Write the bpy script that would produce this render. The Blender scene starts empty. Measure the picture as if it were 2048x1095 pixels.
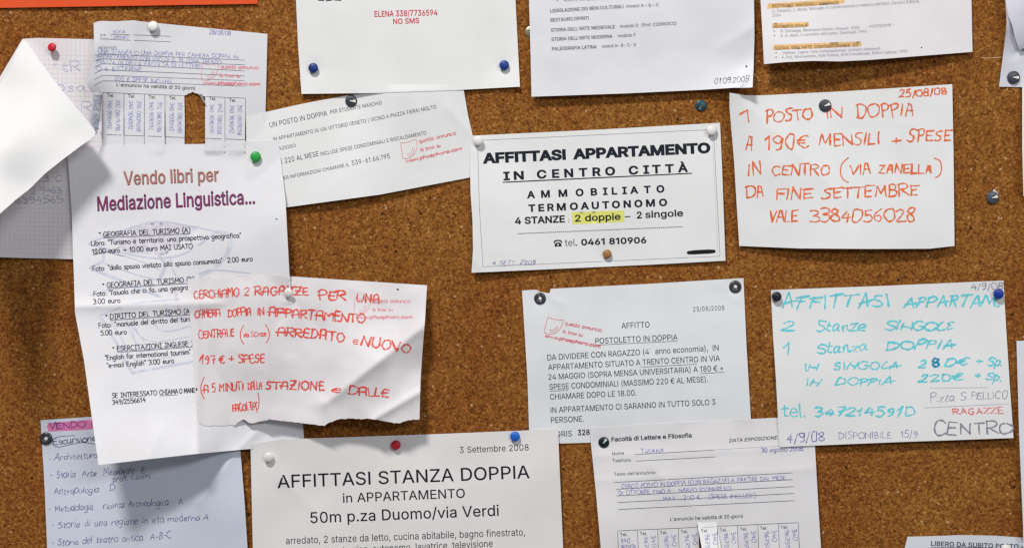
import bpy, bmesh, math, random
import numpy as np
from mathutils import Vector, Matrix, noise
from mathutils.bvhtree import BVHTree
from mathutils.geometry import delaunay_2d_cdt

# ------------------------------------------------------------------ camera, world, lamps, exposure
S = 0.00034            # metres of board per photograph pixel
DCAM = 1.05            # camera distance in front of the board
CU, CV = 1024.0, 547.5
scene = bpy.context.scene
cam_data = bpy.data.cameras.new("camera")
cam = bpy.data.objects.new("camera", cam_data)
scene.collection.objects.link(cam)
cam_data.sensor_width = 36.0
cam_data.lens = 36.0 * DCAM / (2048 * S)
cam_data.clip_start, cam_data.clip_end = 0.05, 50.0
cam.location = (0, -DCAM, 0)
cam.rotation_euler = (math.radians(90), 0, 0)
scene.camera = cam
cam_data.dof.use_dof = True; cam_data.dof.focus_distance = DCAM - 0.004; cam_data.dof.aperture_fstop = 3.2

world = bpy.data.worlds.new("World")
scene.world = world
world.use_nodes = True
world.node_tree.nodes["Background"].inputs[0].default_value = (0.92, 0.95, 1.0, 1)
world.node_tree.nodes["Background"].inputs[1].default_value = 0.18

def area(name, loc, target, size, size_y, power, color):
    d = bpy.data.lights.new(name, 'AREA')
    d.shape = 'RECTANGLE'; d.size = size; d.size_y = size_y; d.energy = power; d.color = color
    o = bpy.data.objects.new(name, d); scene.collection.objects.link(o)
    o.location = loc
    o.rotation_euler = (Vector(target) - Vector(loc)).to_track_quat('-Z', 'Y').to_euler()
    return o
# ceiling fixture high up on the left; an added fill light on the right
area("ceiling_lamp", (-0.70, -1.65, 2.15), (0.05, 0, -0.1), 0.50, 0.24, 61.0, (1.0, 0.975, 0.94))
area("fill_light", (1.2, -2.4, 1.0), (0.15, 0, -0.1), 1.2, 0.4, 21.0, (0.95, 0.97, 1.0))

scene.view_settings.view_transform = 'Standard'
scene.view_settings.look = 'None'
scene.view_settings.gamma = 1.0
scene.view_settings.exposure = -0.04
scene.render.film_transparent = False
scene.cycles.filter_width = 1.4
scene.cycles.use_denoising = True

C = scene.collection
random.seed(5)

# ------------------------------------------------------------------ helpers
def P(u, v, h):
    """photograph pixel and height over the board (millimetres) to a point"""
    k = S * (1 - h * 0.001 / DCAM)
    return Vector(((u - CU) * k, -h * 0.001, (CV - v) * k))

def lin(c):
    c = c / 255.0
    return c / 12.92 if c <= 0.04045 else ((c + 0.055) / 1.055) ** 2.4

def col(r, g, b, k=0.78):
    return tuple(min(0.9, max(0.004, lin(x) / k)) for x in (r, g, b)) + (1,)

MATS = {}
def nodes_of(name):
    m = bpy.data.materials.new(name); m.use_nodes = True
    nt = m.node_tree
    return m, nt, nt.nodes, nt.links, nt.nodes["Principled BSDF"]

def ink(rgb, pen=False):
    key = ('ink', rgb, pen)
    if key in MATS: return MATS[key]
    m, nt, N, L, b = nodes_of("ink_pen" if pen else "ink_print")
    b.inputs['Roughness'].default_value = 0.55
    b.inputs['Specular IOR Level'].default_value = 0.25
    b.inputs['Base Color'].default_value = col(*rgb)
    tc = N.new('ShaderNodeTexCoord'); n = N.new('ShaderNodeTexNoise')
    L.new(tc.outputs['Object'], n.inputs['Vector'])
    n.inputs['Scale'].default_value = 190 if pen else 900
    n.inputs['Detail'].default_value = 3
    r = N.new('ShaderNodeMapRange')
    r.inputs[1].default_value = 0.35; r.inputs[2].default_value = 0.6
    r.inputs[3].default_value = 0.55 if pen else 0.9; r.inputs[4].default_value = 1.0
    L.new(n.outputs[0], r.inputs[0]); L.new(r.outputs[0], b.inputs['Alpha'])
    MATS[key] = m
    return m

def marker(rgb):
    key = ('marker', rgb)
    if key in MATS: return MATS[key]
    m, nt, N, L, b = nodes_of("highlighter")
    b.inputs['Base Color'].default_value = col(*rgb); b.inputs['Roughness'].default_value = 0.7
    tc = N.new('ShaderNodeTexCoord'); n = N.new('ShaderNodeTexNoise')
    mp = N.new('ShaderNodeMapping'); mp.inputs['Scale'].default_value = (60, 1, 600)
    L.new(tc.outputs['Object'], mp.inputs[0]); L.new(mp.outputs[0], n.inputs['Vector'])
    n.inputs['Scale'].default_value = 1.0
    r = N.new('ShaderNodeMapRange'); r.inputs[1].default_value = 0.3; r.inputs[2].default_value = 0.7
    r.inputs[3].default_value = 0.8; r.inputs[4].default_value = 1.0
    L.new(n.outputs[0], r.inputs[0]); L.new(r.outputs[0], b.inputs['Alpha'])
    MATS[key] = m
    return m

def paper(rgb, seed=0.0):
    key = ('paper', rgb, seed)
    if key in MATS: return MATS[key]
    m, nt, N, L, b = nodes_of("paper")
    b.inputs['Roughness'].default_value = 0.62
    b.inputs['Specular IOR Level'].default_value = 0.35
    tc = N.new('ShaderNodeTexCoord'); mp = N.new('ShaderNodeMapping')
    mp.inputs['Location'].default_value = (seed * 3.1, seed * 1.7, seed)
    L.new(tc.outputs['Object'], mp.inputs[0])
    n1 = N.new('ShaderNodeTexNoise'); n1.inputs['Scale'].default_value = 22; n1.inputs['Detail'].default_value = 5
    n2 = N.new('ShaderNodeTexNoise'); n2.inputs['Scale'].default_value = 900; n2.inputs['Detail'].default_value = 3
    L.new(mp.outputs[0], n1.inputs['Vector']); L.new(mp.outputs[0], n2.inputs['Vector'])
    mx = N.new('ShaderNodeMix'); mx.data_type = 'RGBA'
    c = col(*rgb)
    mx.inputs[6].default_value = (c[0] * 0.945, c[1] * 0.94, c[2] * 0.935, 1)
    mx.inputs[7].default_value = c
    r = N.new('ShaderNodeMapRange'); r.inputs[1].default_value = 0.35; r.inputs[2].default_value = 0.65
    L.new(n1.outputs[0], r.inputs[0]); L.new(r.outputs[0], mx.inputs[0])
    L.new(mx.outputs[2], b.inputs['Base Color'])
    # fine cockle of the sheet and its tooth
    n3 = N.new('ShaderNodeTexNoise'); n3.inputs['Scale'].default_value = 55; n3.inputs['Detail'].default_value = 2
    L.new(mp.outputs[0], n3.inputs['Vector'])
    b1 = N.new('ShaderNodeBump'); b1.inputs['Distance'].default_value = 0.00035; b1.inputs['Strength'].default_value = 0.5
    L.new(n3.outputs[0], b1.inputs['Height'])
    b2 = N.new('ShaderNodeBump'); b2.inputs['Distance'].default_value = 0.00004; b2.inputs['Strength'].default_value = 0.5
    L.new(n2.outputs[0], b2.inputs['Height']); L.new(b1.outputs[0], b2.inputs['Normal'])
    L.new(b2.outputs[0], b.inputs['Normal'])
    MATS[key] = m
    return m

def mesh_obj(name, verts, faces, mat, parent=None, smooth=True, sharp=None):
    me = bpy.data.meshes.new(name)
    me.from_pydata([tuple(v) for v in verts], [], faces)
    me.materials.append(mat)
    if smooth:
        me.polygons.foreach_set('use_smooth', [True] * len(me.polygons))
        if sharp: me.set_sharp_from_angle(angle=math.radians(sharp))
    me.update()
    o = bpy.data.objects.new(name, me); C.objects.link(o)
    if parent: o.parent = parent
    return o

def empty(name, loc, label, cat, group=None):
    o = bpy.data.objects.new(name, None); C.objects.link(o)
    o.empty_display_size = 0.01
    o.location = loc
    o['label'] = label; o['category'] = cat
    if group: o['group'] = group
    return o

# ------------------------------------------------------------------ a sheet's surface
def tps(ctrl):
    pts = np.array([(c[0], c[1]) for c in ctrl], float) / 100.0
    h = np.array([c[2] for c in ctrl], float)
    n = len(ctrl)
    def U(r2):
        return np.where(r2 > 1e-12, 0.5 * r2 * np.log(np.maximum(r2, 1e-12)), 0.0)
    d2 = ((pts[:, None, :] - pts[None, :, :]) ** 2).sum(-1)
    A = np.zeros((n + 3, n + 3)); A[:n, :n] = U(d2) + np.eye(n) * 0.02
    A[:n, n] = 1; A[:n, n + 1:] = pts; A[n, :n] = 1; A[n + 1:, :n] = pts.T
    w = np.linalg.solve(A, np.concatenate([h, np.zeros(3)]))
    def f(uv):
        q = np.asarray(uv, float) / 100.0
        r2 = ((q[:, None, :] - pts[None, :, :]) ** 2).sum(-1)
        return U(r2) @ w[:n] + w[n] + q @ w[n + 1:]
    return f

def densify(poly, step, closed=True):
    out = []
    n = len(poly)
    for i in range(n if closed else n - 1):
        a, b = poly[i], poly[(i + 1) % n]
        d = math.hypot(b[0] - a[0], b[1] - a[1]); k = max(1, int(d / step))
        for j in range(k):
            out.append((a[0] + (b[0] - a[0]) * j / k, a[1] + (b[1] - a[1]) * j / k))
    if not closed: out.append(poly[-1])
    return out

def inside(poly, u, v):
    poly = np.asarray(poly); x, y = poly[:, 0], poly[:, 1]
    x2, y2 = np.roll(x, -1), np.roll(y, -1)
    u = np.asarray(u)[:, None]; v = np.asarray(v)[:, None]
    c = (y > v) != (y2 > v)
    with np.errstate(divide='ignore', invalid='ignore'):
        xi = (x2 - x) * (v - y) / (y2 - y) + x
    return (np.sum(c & (u < xi), axis=1) % 2) == 1

def winding(poly, u, v):
    p = np.asarray(poly, float); q = np.roll(p, -1, 0); w = np.zeros(len(u), int)
    for (x0, y0), (x1, y1) in zip(p, q):
        left = (x1 - x0) * (v - y0) - (u - x0) * (y1 - y0)
        w += ((y0 <= v) & (y1 > v) & (left > 0)).astype(int) - ((y0 > v) & (y1 <= v) & (left < 0)).astype(int)
    return w

def triangulate(poly, step, holes=(), lines=()):
    """a sheet outline filled with an even web of triangles"""
    ring = densify(poly, step)
    pts = list(ring); edges = [(i, (i + 1) % len(ring)) for i in range(len(ring))]
    rings = [ring]
    for hpoly in holes:
        hr = densify(hpoly, step); o = len(pts)
        pts += hr; edges += [(o + i, o + (i + 1) % len(hr)) for i in range(len(hr))]
        rings.append(hr)
    for ln in lines:
        lr = densify(ln, step, False); o = len(pts)
        pts += lr; edges += [(o + i, o + i + 1) for i in range(len(lr) - 1)]
        rings.append(lr)
    us = np.array([p[0] for p in ring]); vs = np.array([p[1] for p in ring])
    gu, gv = np.meshgrid(np.arange(us.min() + step * .5, us.max(), step), np.arange(vs.min() + step * .5, vs.max(), step * .87))
    gu = gu + (np.arange(gu.shape[0]) % 2)[:, None] * step * 0.5
    gu, gv = gu.ravel(), gv.ravel()
    ok = inside(ring, gu, gv)
    for hpoly in holes: ok &= ~inside(hpoly, gu, gv)
    gu, gv = gu[ok], gv[ok]
    border = np.array([p for r in rings for p in r])
    if len(gu):
        d2 = np.full(len(gu), 1e9)
        for i in range(0, len(border), 64):
            bb = border[i:i + 64]
            d2 = np.minimum(d2, ((gu[:, None] - bb[None, :, 0]) ** 2 + (gv[:, None] - bb[None, :, 1]) ** 2).min(1))
        ok = d2 > (step * 0.55) ** 2
        pts += list(zip(gu[ok].tolist(), gv[ok].tolist()))
    r = delaunay_2d_cdt([Vector(p) for p in pts], edges, [], 0, 1e-5)
    V = [(p.x, p.y) for p in r[0]]
    T = [tuple(f) for f in r[2]]
    cen = np.array([[sum(V[i][0] for i in t) / 3, sum(V[i][1] for i in t) / 3] for t in T])
    ok = inside(ring, cen[:, 0], cen[:, 1])
    for hpoly in holes: ok &= ~inside(hpoly, cen[:, 0], cen[:, 1])
    T = [t for t, k in zip(T, ok) if k]
    used = sorted({i for t in T for i in t}); m = {j: i for i, j in enumerate(used)}
    return [V[i] for i in used], [tuple(m[i] for i in t) for t in T]

STACK = []      # surfaces already on the board, for laying the next sheet over them

def top_height(u, v, stack=None, default=0.0):
    best = default
    for b in (STACK if stack is None else stack):
        x0, y0, x1, y1, bvh = b
        if x0 <= u <= x1 and y0 <= v <= y1:
            hit = bvh.ray_cast(Vector((u, v, 500)), Vector((0, 0, -1)))
            if hit[0] is not None and hit[0].z > best: best = hit[0].z
    return best

PINS = [(110, 98), (308, 55), (511, 314), (628, 137), (1008, 131), (957, 282), (1422, 262), (1214, 507), (1552, 592), (1995, 586), (579, 584), (538, 912), (792, 888), (1030, 871), (702, 202), (1650, 211), (2027, 155), (1207, 883), (1080, 596), (1470, 573), (92, 876)]
THICK = 0.11    # millimetres

class Sheet:
    def __init__(s, name, label, cat, outline, ctrl, group=None, rgb=(217, 216, 218), wr=0.25, creases=(), step=7, holes=(), lines=(), gap=0.3, part='paper_sheet', seed=0.0, wscale=130.0):
        us = [p[0] for p in outline]; vs = [p[1] for p in outline]
        s.cu, s.cv = sum(us) / len(us), sum(vs) / len(vs)
        s.root = empty(name, P(s.cu, s.cv, 0.3), label, cat, group)
        s.org = s.root.location.copy()
        s.seed = seed or random.random() * 50
        s.wr = wr; s.creases = list(creases); s.ctrl = ctrl; s.gap = gap; s.wscale = wscale
        s.surf = []; s.below = list(STACK); s.jobs = []; s.n = 0
        s.rgb = rgb
        s.add(part, outline, ctrl, rgb, step, holes, lines)
    def heights(s, V, ctrl, wr=None, creases=None):
        f = tps(ctrl); A = np.array(V); h = f(A)
        wr = s.wr if wr is None else wr
        for i, (u, v) in enumerate(V):
            k = wr * noise.noise(Vector((u / s.wscale, v / s.wscale, s.seed))) + 0.3 * wr * noise.noise(Vector((u / s.wscale * 2.7, v / s.wscale * 2.7, s.seed + 9)))
            h[i] += k
        for (u0, v0, u1, v1, amp, wid) in (s.creases if creases is None else creases):
            dx, dy = u1 - u0, v1 - v0; L = math.hypot(dx, dy)
            t = ((A[:, 0] - u0) * dx + (A[:, 1] - v0) * dy) / (L * L); tc = np.clip(t, 0, 1)
            d = np.hypot(A[:, 0] - (u0 + tc * dx), A[:, 1] - (v0 + tc * dy))
            h += amp * np.exp(-d / wid)
        for (pu, pv) in PINS:      # the sheet is drawn in a little round every pin
            d2 = (A[:, 0] - pu) ** 2 + (A[:, 1] - pv) ** 2
            h -= 0.55 * np.exp(-d2 / 200.0) + 0.25 * np.exp(-d2 / 1500.0)
        out = []
        for i, (u, v) in enumerate(V):
            m = top_height(u, v, s.below, 0.0) + s.gap
            out.append(max(h[i], m))
        return out
    def add(s, part, outline, ctrl, rgb=None, step=7, holes=(), lines=(), wr=None, creases=None, lift=0.0, bend=None):
        V, T = triangulate(outline, step, holes, lines)
        H = [h + lift for h in s.heights(V, ctrl, wr, creases)]
        if bend:    # a cut strip leaves the sheet along its top edge: row of the hinge, rise, twist
            uc = sum(p[0] for p in outline) / len(outline)
            H = [h + max(0.0, v - bend[0]) / 60.0 * (bend[1] + bend[2] * (u - uc) / 20.0) for (u, v), h in zip(V, H)]
        n = len(V)
        verts = [P(u, v, h) - s.org for (u, v), h in zip(V, H)] + [P(u, v, h - THICK) - s.org for (u, v), h in zip(V, H)]
        faces = []
        cnt = {}
        for a, b, c in T:
            (ax, ay), (bx, by), (cx, cy) = V[a], V[b], V[c]
            if (bx - ax) * (cy - ay) - (by - ay) * (cx - ax) > 0: a, b, c = a, c, b
            faces.append((a, b, c)); faces.append((n + a, n + c, n + b))
            for e in ((a, b), (b, c), (c, a)):
                cnt[e] = cnt.get(e, 0) + 1
        for (a, b) in list(cnt):
            if (b, a) not in cnt: faces.append((b, a, n + a, n + b))
        o = mesh_obj(part, verts, faces, paper(rgb or s.rgb, round(s.seed, 2)), s.root, True, 50)
        us = [p[0] for p in V]; vs = [p[1] for p in V]
        b = (min(us), min(vs), max(us), max(vs), BVHTree.FromPolygons([(u, v, h) for (u, v), h in zip(V, H)], T))
        s.surf.append(b); STACK.append(b)
        return o
    def on(s, u, v, off):
        h = top_height(u, v, s.surf, -1e9)
        if h < -1e8:
            best = None
            for b in s.surf:
                q = b[4].find_nearest(Vector((u, v, 1.0)))
                if q[0] is not None and (best is None or q[3] < best[0]): best = (q[3], q[0].z)
            h = best[1]
        return P(u, v, h + off) - s.org
    # printed text: baseline from (u0,v0) to (u1,v1), cap height in pixels
    def t(s, text, u0, v0, u1, v1, cap, rgb=(22, 24, 32), bold=0.0, it=0.0, sp=1.0, name='printed_line', off=0.08):
        TEXTS.append((s, text, u0, v0, u1, v1, cap, rgb, bold, it, sp, name, off))
    def ribbons(s, strokes, w, mat, name, off=0.06, press=0.0):
        verts, faces = [], []
        for pts in strokes:
            pts = [p for i, p in enumerate(pts) if i == 0 or math.hypot(p[0] - pts[i - 1][0], p[1] - pts[i - 1][1]) > 0.05]
            if len(pts) < 2:
                if not pts: continue
                pts = [pts[0], (pts[0][0] + w * .4, pts[0][1])]
            pts = densify(pts, 9.0, False)
            s.n += 1; o = off + (s.n % 9) * 0.006
            m = len(pts); b0 = len(verts)
            for i, (x, y) in enumerate(pts):
                a = pts[max(0, i - 1)]; c = pts[min(m - 1, i + 1)]
                dx, dy = c[0] - a[0], c[1] - a[1]; L = math.hypot(dx, dy) or 1
                nx, ny = -dy / L, dx / L
                k = w * 0.5
                if press: k *= (0.80 + 0.42 * ((s.n * 7919) % 97) / 97.0) * (1 + press * math.sin(i * 0.7 + s.n * 2.1) * 0.75)
                if 0 < i < m - 1:
                    d1x, d1y = x - a[0], y - a[1]; l1 = math.hypot(d1x, d1y) or 1
                    cosv = abs((-d1y / l1) * nx + (d1x / l1) * ny); k = k / max(cosv, 0.6)
                if i in (0, m - 1) and m > 2: k *= 0.8
                verts.append(s.on(x + nx * k, y + ny * k, o)); verts.append(s.on(x - nx * k, y - ny * k, o))
            for i in range(m - 1):
                q = b0 + 2 * i; faces.append((q, q + 2, q + 3, q + 1))
            if w > 1.4:   # round ends
                for (i, j, sg) in ((0, 1, -1), (m - 1, m - 2, 1)):
                    x, y = pts[i]; dx, dy = x - pts[j][0], y - pts[j][1]; L = math.hypot(dx, dy) or 1
                    dx, dy = dx / L, dy / L; k = w * 0.4
                    c0 = len(verts)
                    for a in (-90, -45, 0, 45, 90):
                        ca, sa = math.cos(math.radians(a)), math.sin(math.radians(a))
                        verts.append(s.on(x + (dx * ca - dy * sa) * k, y + (dy * ca + dx * sa) * k, o))
                    faces.append(tuple(range(c0, c0 + 5)))
        if verts: return mesh_obj(name, verts, faces, mat, s.root, False)
    def l(s, pts, w, rgb=(60, 62, 70), name='ruled_line', pen=False, off=0.045):
        return s.ribbons([pts] if not isinstance(pts[0], list) else pts, w, ink(rgb, pen), name, off)
    def q(s, poly, rgb, name='highlighter_mark', mat=None, off=0.03):
        V, T = triangulate(poly, 6)
        return mesh_obj(name, [s.on(u, v, off) for u, v in V], T, mat or marker(rgb), s.root, True)
    def h(s, text, u0, v0, u1, v1, cap, rgb=(70, 75, 140), w=1.3, jit=1.0, slant=0.0, name='handwritten_line', press=0.35, comic=False, off=0.07, hand=None):
        strokes = lay(text, u0, v0, u1, v1, cap, jit, slant, hand)
        s.ribbons(strokes, w, ink(rgb, not comic), name, off, 0 if comic else press)
# ------------------------------------------------------------------ a single-stroke hand, drawn for this board
# glyph: advance, then strokes; L straight, S smooth; baseline 0, capitals 10, x-height 6.4
G = {}
def _g(ch, adv, *st):
    G[ch] = (adv, [(q[0], [tuple(float(k) for k in p.split(',')) for p in q[1:].split()]) for q in st])
_g('A', 7.4, 'L0.3,0 3.4,10', 'L3.4,10 6.5,0', 'L1.4,3.7 5.5,3.9')
_g('B', 6.6, 'L0.8,0 0.8,10', 'S0.8,10 3.6,9.8 4.9,8.2 3.8,6 0.8,5.4', 'S0.8,5.4 4.3,5.1 5.7,3 4,0.5 0.8,0')
_g('C', 7.2, 'S6,8.2 4.6,9.8 2.6,9.4 0.8,6.8 0.7,3.2 2.4,0.4 4.6,0 6.2,1.5')
_g('D', 7.4, 'L0.8,0 0.8,10', 'S0.5,9.9 3.8,9.3 6.2,7 6.3,3.6 4.2,0.9 0.6,0')
_g('E', 6.2, 'L5.2,9.8 0.9,9.9 0.8,0 5.4,0.1', 'L0.9,5.2 4.6,5.3')
_g('F', 5.9, 'L0.8,0 0.9,9.8 5.3,9.9', 'L0.9,5.2 4.3,5.2')
_g('G', 7.6, 'S6.1,8.4 4.6,9.9 2.5,9.3 0.8,6.6 0.8,3 2.6,0.3 5,0.2 6.4,1.8 6.5,4.3', 'L6.5,4.4 3.9,4.3')
_g('H', 7.3, 'L0.8,10 0.8,0', 'L6.3,10 6.3,0', 'L0.8,5 6.3,5.2')
_g('I', 3.0, 'L1.4,10 1.4,0')
_g('J', 5.4, 'S3.9,10 4,4 3.4,0.8 1.8,0 0.4,1.6')
_g('K', 6.5, 'L0.8,10 0.8,0', 'L5.4,9.8 0.9,4.6', 'L1.9,5.6 5.8,0')
_g('L', 5.6, 'L0.9,10 0.8,0 5,0.1')
_g('M', 8.8, 'L0.6,0 1.4,10', 'L1.4,10 4.2,2.6', 'L4.2,2.6 7.1,10', 'L7.1,10 7.9,0')
_g('N', 7.4, 'L0.8,0 0.9,10', 'L0.9,10 6.2,0.2', 'L6.2,0.2 6.3,10')
_g('O', 8.0, 'S4,10 1.9,9 0.6,6 0.8,2.8 2.6,0.3 4.9,0.2 6.9,2.4 7.2,5.8 6,9 4,10')
_g('P', 6.2, 'L0.8,0 0.8,10', 'S0.7,9.9 4,9.8 5.4,7.9 4.3,5.4 0.9,4.7')
_g('Q', 8.2, 'S4,10 1.9,9 0.6,6 0.8,2.8 2.6,0.3 4.9,0.2 6.9,2.4 7.2,5.8 6,9 4,10', 'L4.6,2.8 7.4,-1')
_g('R', 6.7, 'L0.8,0 0.8,10', 'S0.7,9.9 4,9.8 5.3,7.9 4.2,5.6 0.9,4.9', 'L2.4,5 6,0')
_g('S', 6.3, 'S5.3,8.9 3.8,10 1.7,9.5 0.9,7.8 2.1,6 4.2,4.9 5.4,3.1 4.6,0.8 2.4,0 0.5,1.2')
_g('T', 6.6, 'L0.2,9.8 6.2,10', 'L3.2,9.9 3.2,0')
_g('U', 7.2, 'S0.8,10 0.7,4 1.6,0.8 3.5,0 5.4,1 6.3,4 6.3,10')
_g('V', 6.8, 'L0.4,10 3.3,0', 'L3.3,0 6.3,10')
_g('W', 9.4, 'L0.3,10 2.5,0.2 4.6,8.6 6.7,0.2 9,10')
_g('X', 6.6, 'L0.5,10 6,0', 'L5.9,10 0.4,0')
_g('Y', 6.4, 'L0.4,10 3.2,5.2', 'L6,10 2,-0.2')
_g('Z', 6.6, 'L0.6,9.8 5.8,9.9 0.5,0.2 6,0')
_g('0', 6.7, 'S3.2,10 1.4,8.8 0.6,5 1.5,1.2 3.3,0 5.1,1.2 5.9,5 5.1,8.9 3.2,10')
_g('1', 4.6, 'L0.5,7 2.8,10', 'L2.8,10 2.8,0')
_g('2', 6.3, 'S0.7,7.8 1.7,9.7 3.7,9.9 5,8.3 4.4,5.8 2.4,2.9 0.5,0.3', 'L0.5,0.2 5.7,0.1')
_g('3', 6.0, 'S0.7,9.2 2.6,10 4.6,9.2 4.7,7 2.2,5.4', 'S2.2,5.4 4.9,4.6 5.2,2 3.4,0.1 0.4,0.7')
_g('4', 6.6, 'L3.9,10 0.6,3.8', 'L0.6,3.8 6,4', 'L4.7,7.2 4.6,-0.2')
_g('5', 6.1, 'L5.2,9.9 1.4,9.8', 'L1.4,9.8 1.1,5.8', 'S1.1,5.8 3.6,6.3 5.3,4.6 5,1.7 3,0 0.5,0.6')
_g('6', 6.4, 'S4.7,10 2.4,8.2 0.9,5 0.9,2 2.5,0.1 4.7,0.7 5.4,3 4,4.9 2,4.6 0.9,3')
_g('7', 5.9, 'L0.4,9.8 5.4,9.9', 'L5.4,9.9 2,0', 'L1.8,5 4.8,5.3')
_g('8', 6.3, 'S3.1,5.4 1.1,7 1.2,9.2 3.1,10 4.9,9.1 4.9,7 3.1,5.4 1,3.9 0.8,1.4 3,0 5.1,1.2 5.2,3.6 3.1,5.4')
_g('9', 6.2, 'S5,8.6 3.3,10 1.3,9 0.9,6.8 2.2,5.2 4.2,5.8 5.1,8.2', 'S5.1,8.4 5,4 4,1.2 2,0')
_g('a', 6.0, 'S4.7,5.6 2.8,6.4 0.9,4.9 0.6,2.2 1.9,0.1 3.7,1 4.7,3.4', 'S4.7,6 4.6,2 5.5,0.1')
_g('b', 6.0, 'L0.9,10 0.9,0', 'S0.9,3.6 2,5.9 3.9,6.2 5.2,4.2 4.6,1.1 2.6,0 0.9,1')
_g('c', 5.3, 'S4.6,5.2 3,6.4 1.1,5 0.7,2.4 2,0.2 4.6,0.8')
_g('d', 6.0, 'S4.9,4.8 3.2,6.3 1.2,5.2 0.6,2.6 1.7,0.2 3.6,0.5 4.9,2.6', 'L5,10 5,0')
_g('e', 5.7, 'S0.8,3.3 4.8,3.8 4.4,5.8 2.7,6.4 0.9,4.6 0.8,2 2.4,0.1 4.9,0.9')
_g('f', 4.4, 'S4,9.3 2.8,10 1.9,8.6 1.8,4 1.8,0', 'L0.3,6 3.6,6.1')
_g('g', 5.9, 'S4.7,5.4 2.9,6.4 1,5.2 0.7,2.6 2,0.5 3.9,1.2 4.7,3.2', 'S4.8,6 4.7,0 4.2,-3 2.4,-3.9 0.6,-2.8')
_g('h', 5.8, 'L0.9,10 0.9,0', 'S0.9,3.6 2.3,5.9 4,5.9 4.7,4.2 4.7,0')
_g('i', 2.5, 'L1.2,6.2 1.2,0', 'L1.2,8.6 1.3,9.1')
_g('j', 3.0, 'S2,6.2 2,-1 1.5,-3.5 0,-3.2', 'L2,8.6 2.1,9.1')
_g('k', 5.4, 'L0.9,10 0.9,0', 'L4.5,6.2 1,2.8', 'L1.9,3.6 4.9,0')
_g('l', 2.4, 'L1.1,10 1.1,0')
_g('m', 8.3, 'L0.9,6.2 0.9,0', 'S0.9,3.6 2.2,5.9 3.7,5.7 4.1,4 4.1,0', 'S4.1,3.6 5.4,5.9 6.8,5.8 7.3,4 7.3,0')
_g('n', 5.8, 'L0.9,6.2 0.9,0', 'S0.9,3.6 2.3,6 4,5.9 4.7,4.2 4.7,0')
_g('o', 5.9, 'S3,6.3 1.3,5.4 0.6,3 1.4,0.7 3,0 4.6,0.9 5.2,3.2 4.5,5.6 3,6.3')
_g('p', 5.9, 'L0.9,6.2 0.8,-4', 'S0.9,4.4 2.4,6.3 4.4,5.6 5.1,3.2 4.1,0.5 2.2,0.1 0.9,1.4')
_g('q', 5.9, 'S4.7,5.2 2.9,6.4 1,5.2 0.6,2.6 2,0.3 3.9,0.9 4.7,2.8', 'L4.8,6.2 4.9,-4')
_g('r', 4.5, 'L0.9,6.2 0.9,0', 'S0.9,3.4 2,5.6 4,6')
_g('s', 4.9, 'S4.1,5.5 2.6,6.4 1,5.4 1.4,3.8 3.5,2.9 4,1.3 2.6,0 0.5,0.6')
_g('t', 4.5, 'S1.9,9 1.8,2.4 2.4,0.3 4,0.5', 'L0.3,6.1 3.9,6.2')
_g('u', 5.8, 'S0.8,6.2 0.8,2.2 1.9,0.1 3.6,0.6 4.7,3', 'L4.7,6.2 4.8,0')
_g('v', 5.3, 'L0.4,6.2 2.6,0', 'L2.6,0 4.9,6.2')
_g('w', 7.4, 'L0.4,6.2 2,0.1 3.7,5.4 5.3,0.1 7,6.2')
_g('x', 5.3, 'L0.6,6.2 4.8,0', 'L4.7,6.2 0.4,0')
_g('y', 5.4, 'L0.5,6.2 2.8,0.6', 'L5,6.2 1.4,-4')
_g('z', 5.3, 'L0.6,6.1 4.6,6.2 0.5,0.1 4.9,0')
_g('.', 2.3, 'L0.9,0.2 1.3,0.3')
_g(',', 2.4, 'L1.2,0.6 0.6,-1.6')
_g(':', 2.6, 'L1,0.8 1.3,0.9', 'L1,5 1.3,5.1')
_g("'", 1.9, 'L0.9,10.2 0.9,7.9')
_g('"', 3.4, 'L0.9,10.2 0.9,8', 'L2.3,10.2 2.3,8')
_g('/', 4.4, 'L3.8,10.6 0.4,-1.6')
_g('-', 4.3, 'L0.6,4.2 3.6,4.2')
_g('+', 6.4, 'L0.6,4.8 5.6,5', 'L3.1,7.4 3,2.2')
_g('(', 3.6, 'S3.1,11.5 1.2,8.6 0.7,4.6 1.4,0.8 3.2,-2')
_g(')', 3.6, 'S0.6,11.5 2.4,8.6 2.9,4.6 2.3,0.8 0.4,-2')
_g('[', 3.4, 'L2.8,11 1,11 1,-1.4 2.8,-1.4')
_g(']', 3.4, 'L0.5,11 2.3,11 2.3,-1.4 0.5,-1.4')
_g('\u20ac', 7.2, 'S6.4,8.9 4.8,9.9 2.8,9.1 1.5,6.4 1.5,3.4 3,0.6 5,0 6.6,1.4', 'L0.2,6.1 4.8,6.3', 'L0.2,3.9 4.5,4.1')
_g('\u2192', 8.0, 'L0.6,4.2 6.8,4.2', 'L4.6,6.4 6.8,4.2 4.6,2')
_g('\u2022', 4.0, 'S1.4,3.2 2.2,3.8 3,3.2 2.2,2.5 1.4,3.2 2.2,3.2 2.8,3.2')
_g('\u00e0', 6.0, *['S4.7,5.6 2.8,6.4 0.9,4.9 0.6,2.2 1.9,0.1 3.7,1 4.7,3.4', 'S4.7,6 4.6,2 5.5,0.1', 'L1.8,9.4 3.4,7.8'])
_g(' ', 4.6)
# serifed capital I of the comic print and the joined forms used by hand
_g('\u0131', 5.0, 'L2.4,10 2.4,0', 'L0.6,10 4.2,10', 'L0.6,0 4.2,0')

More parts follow.
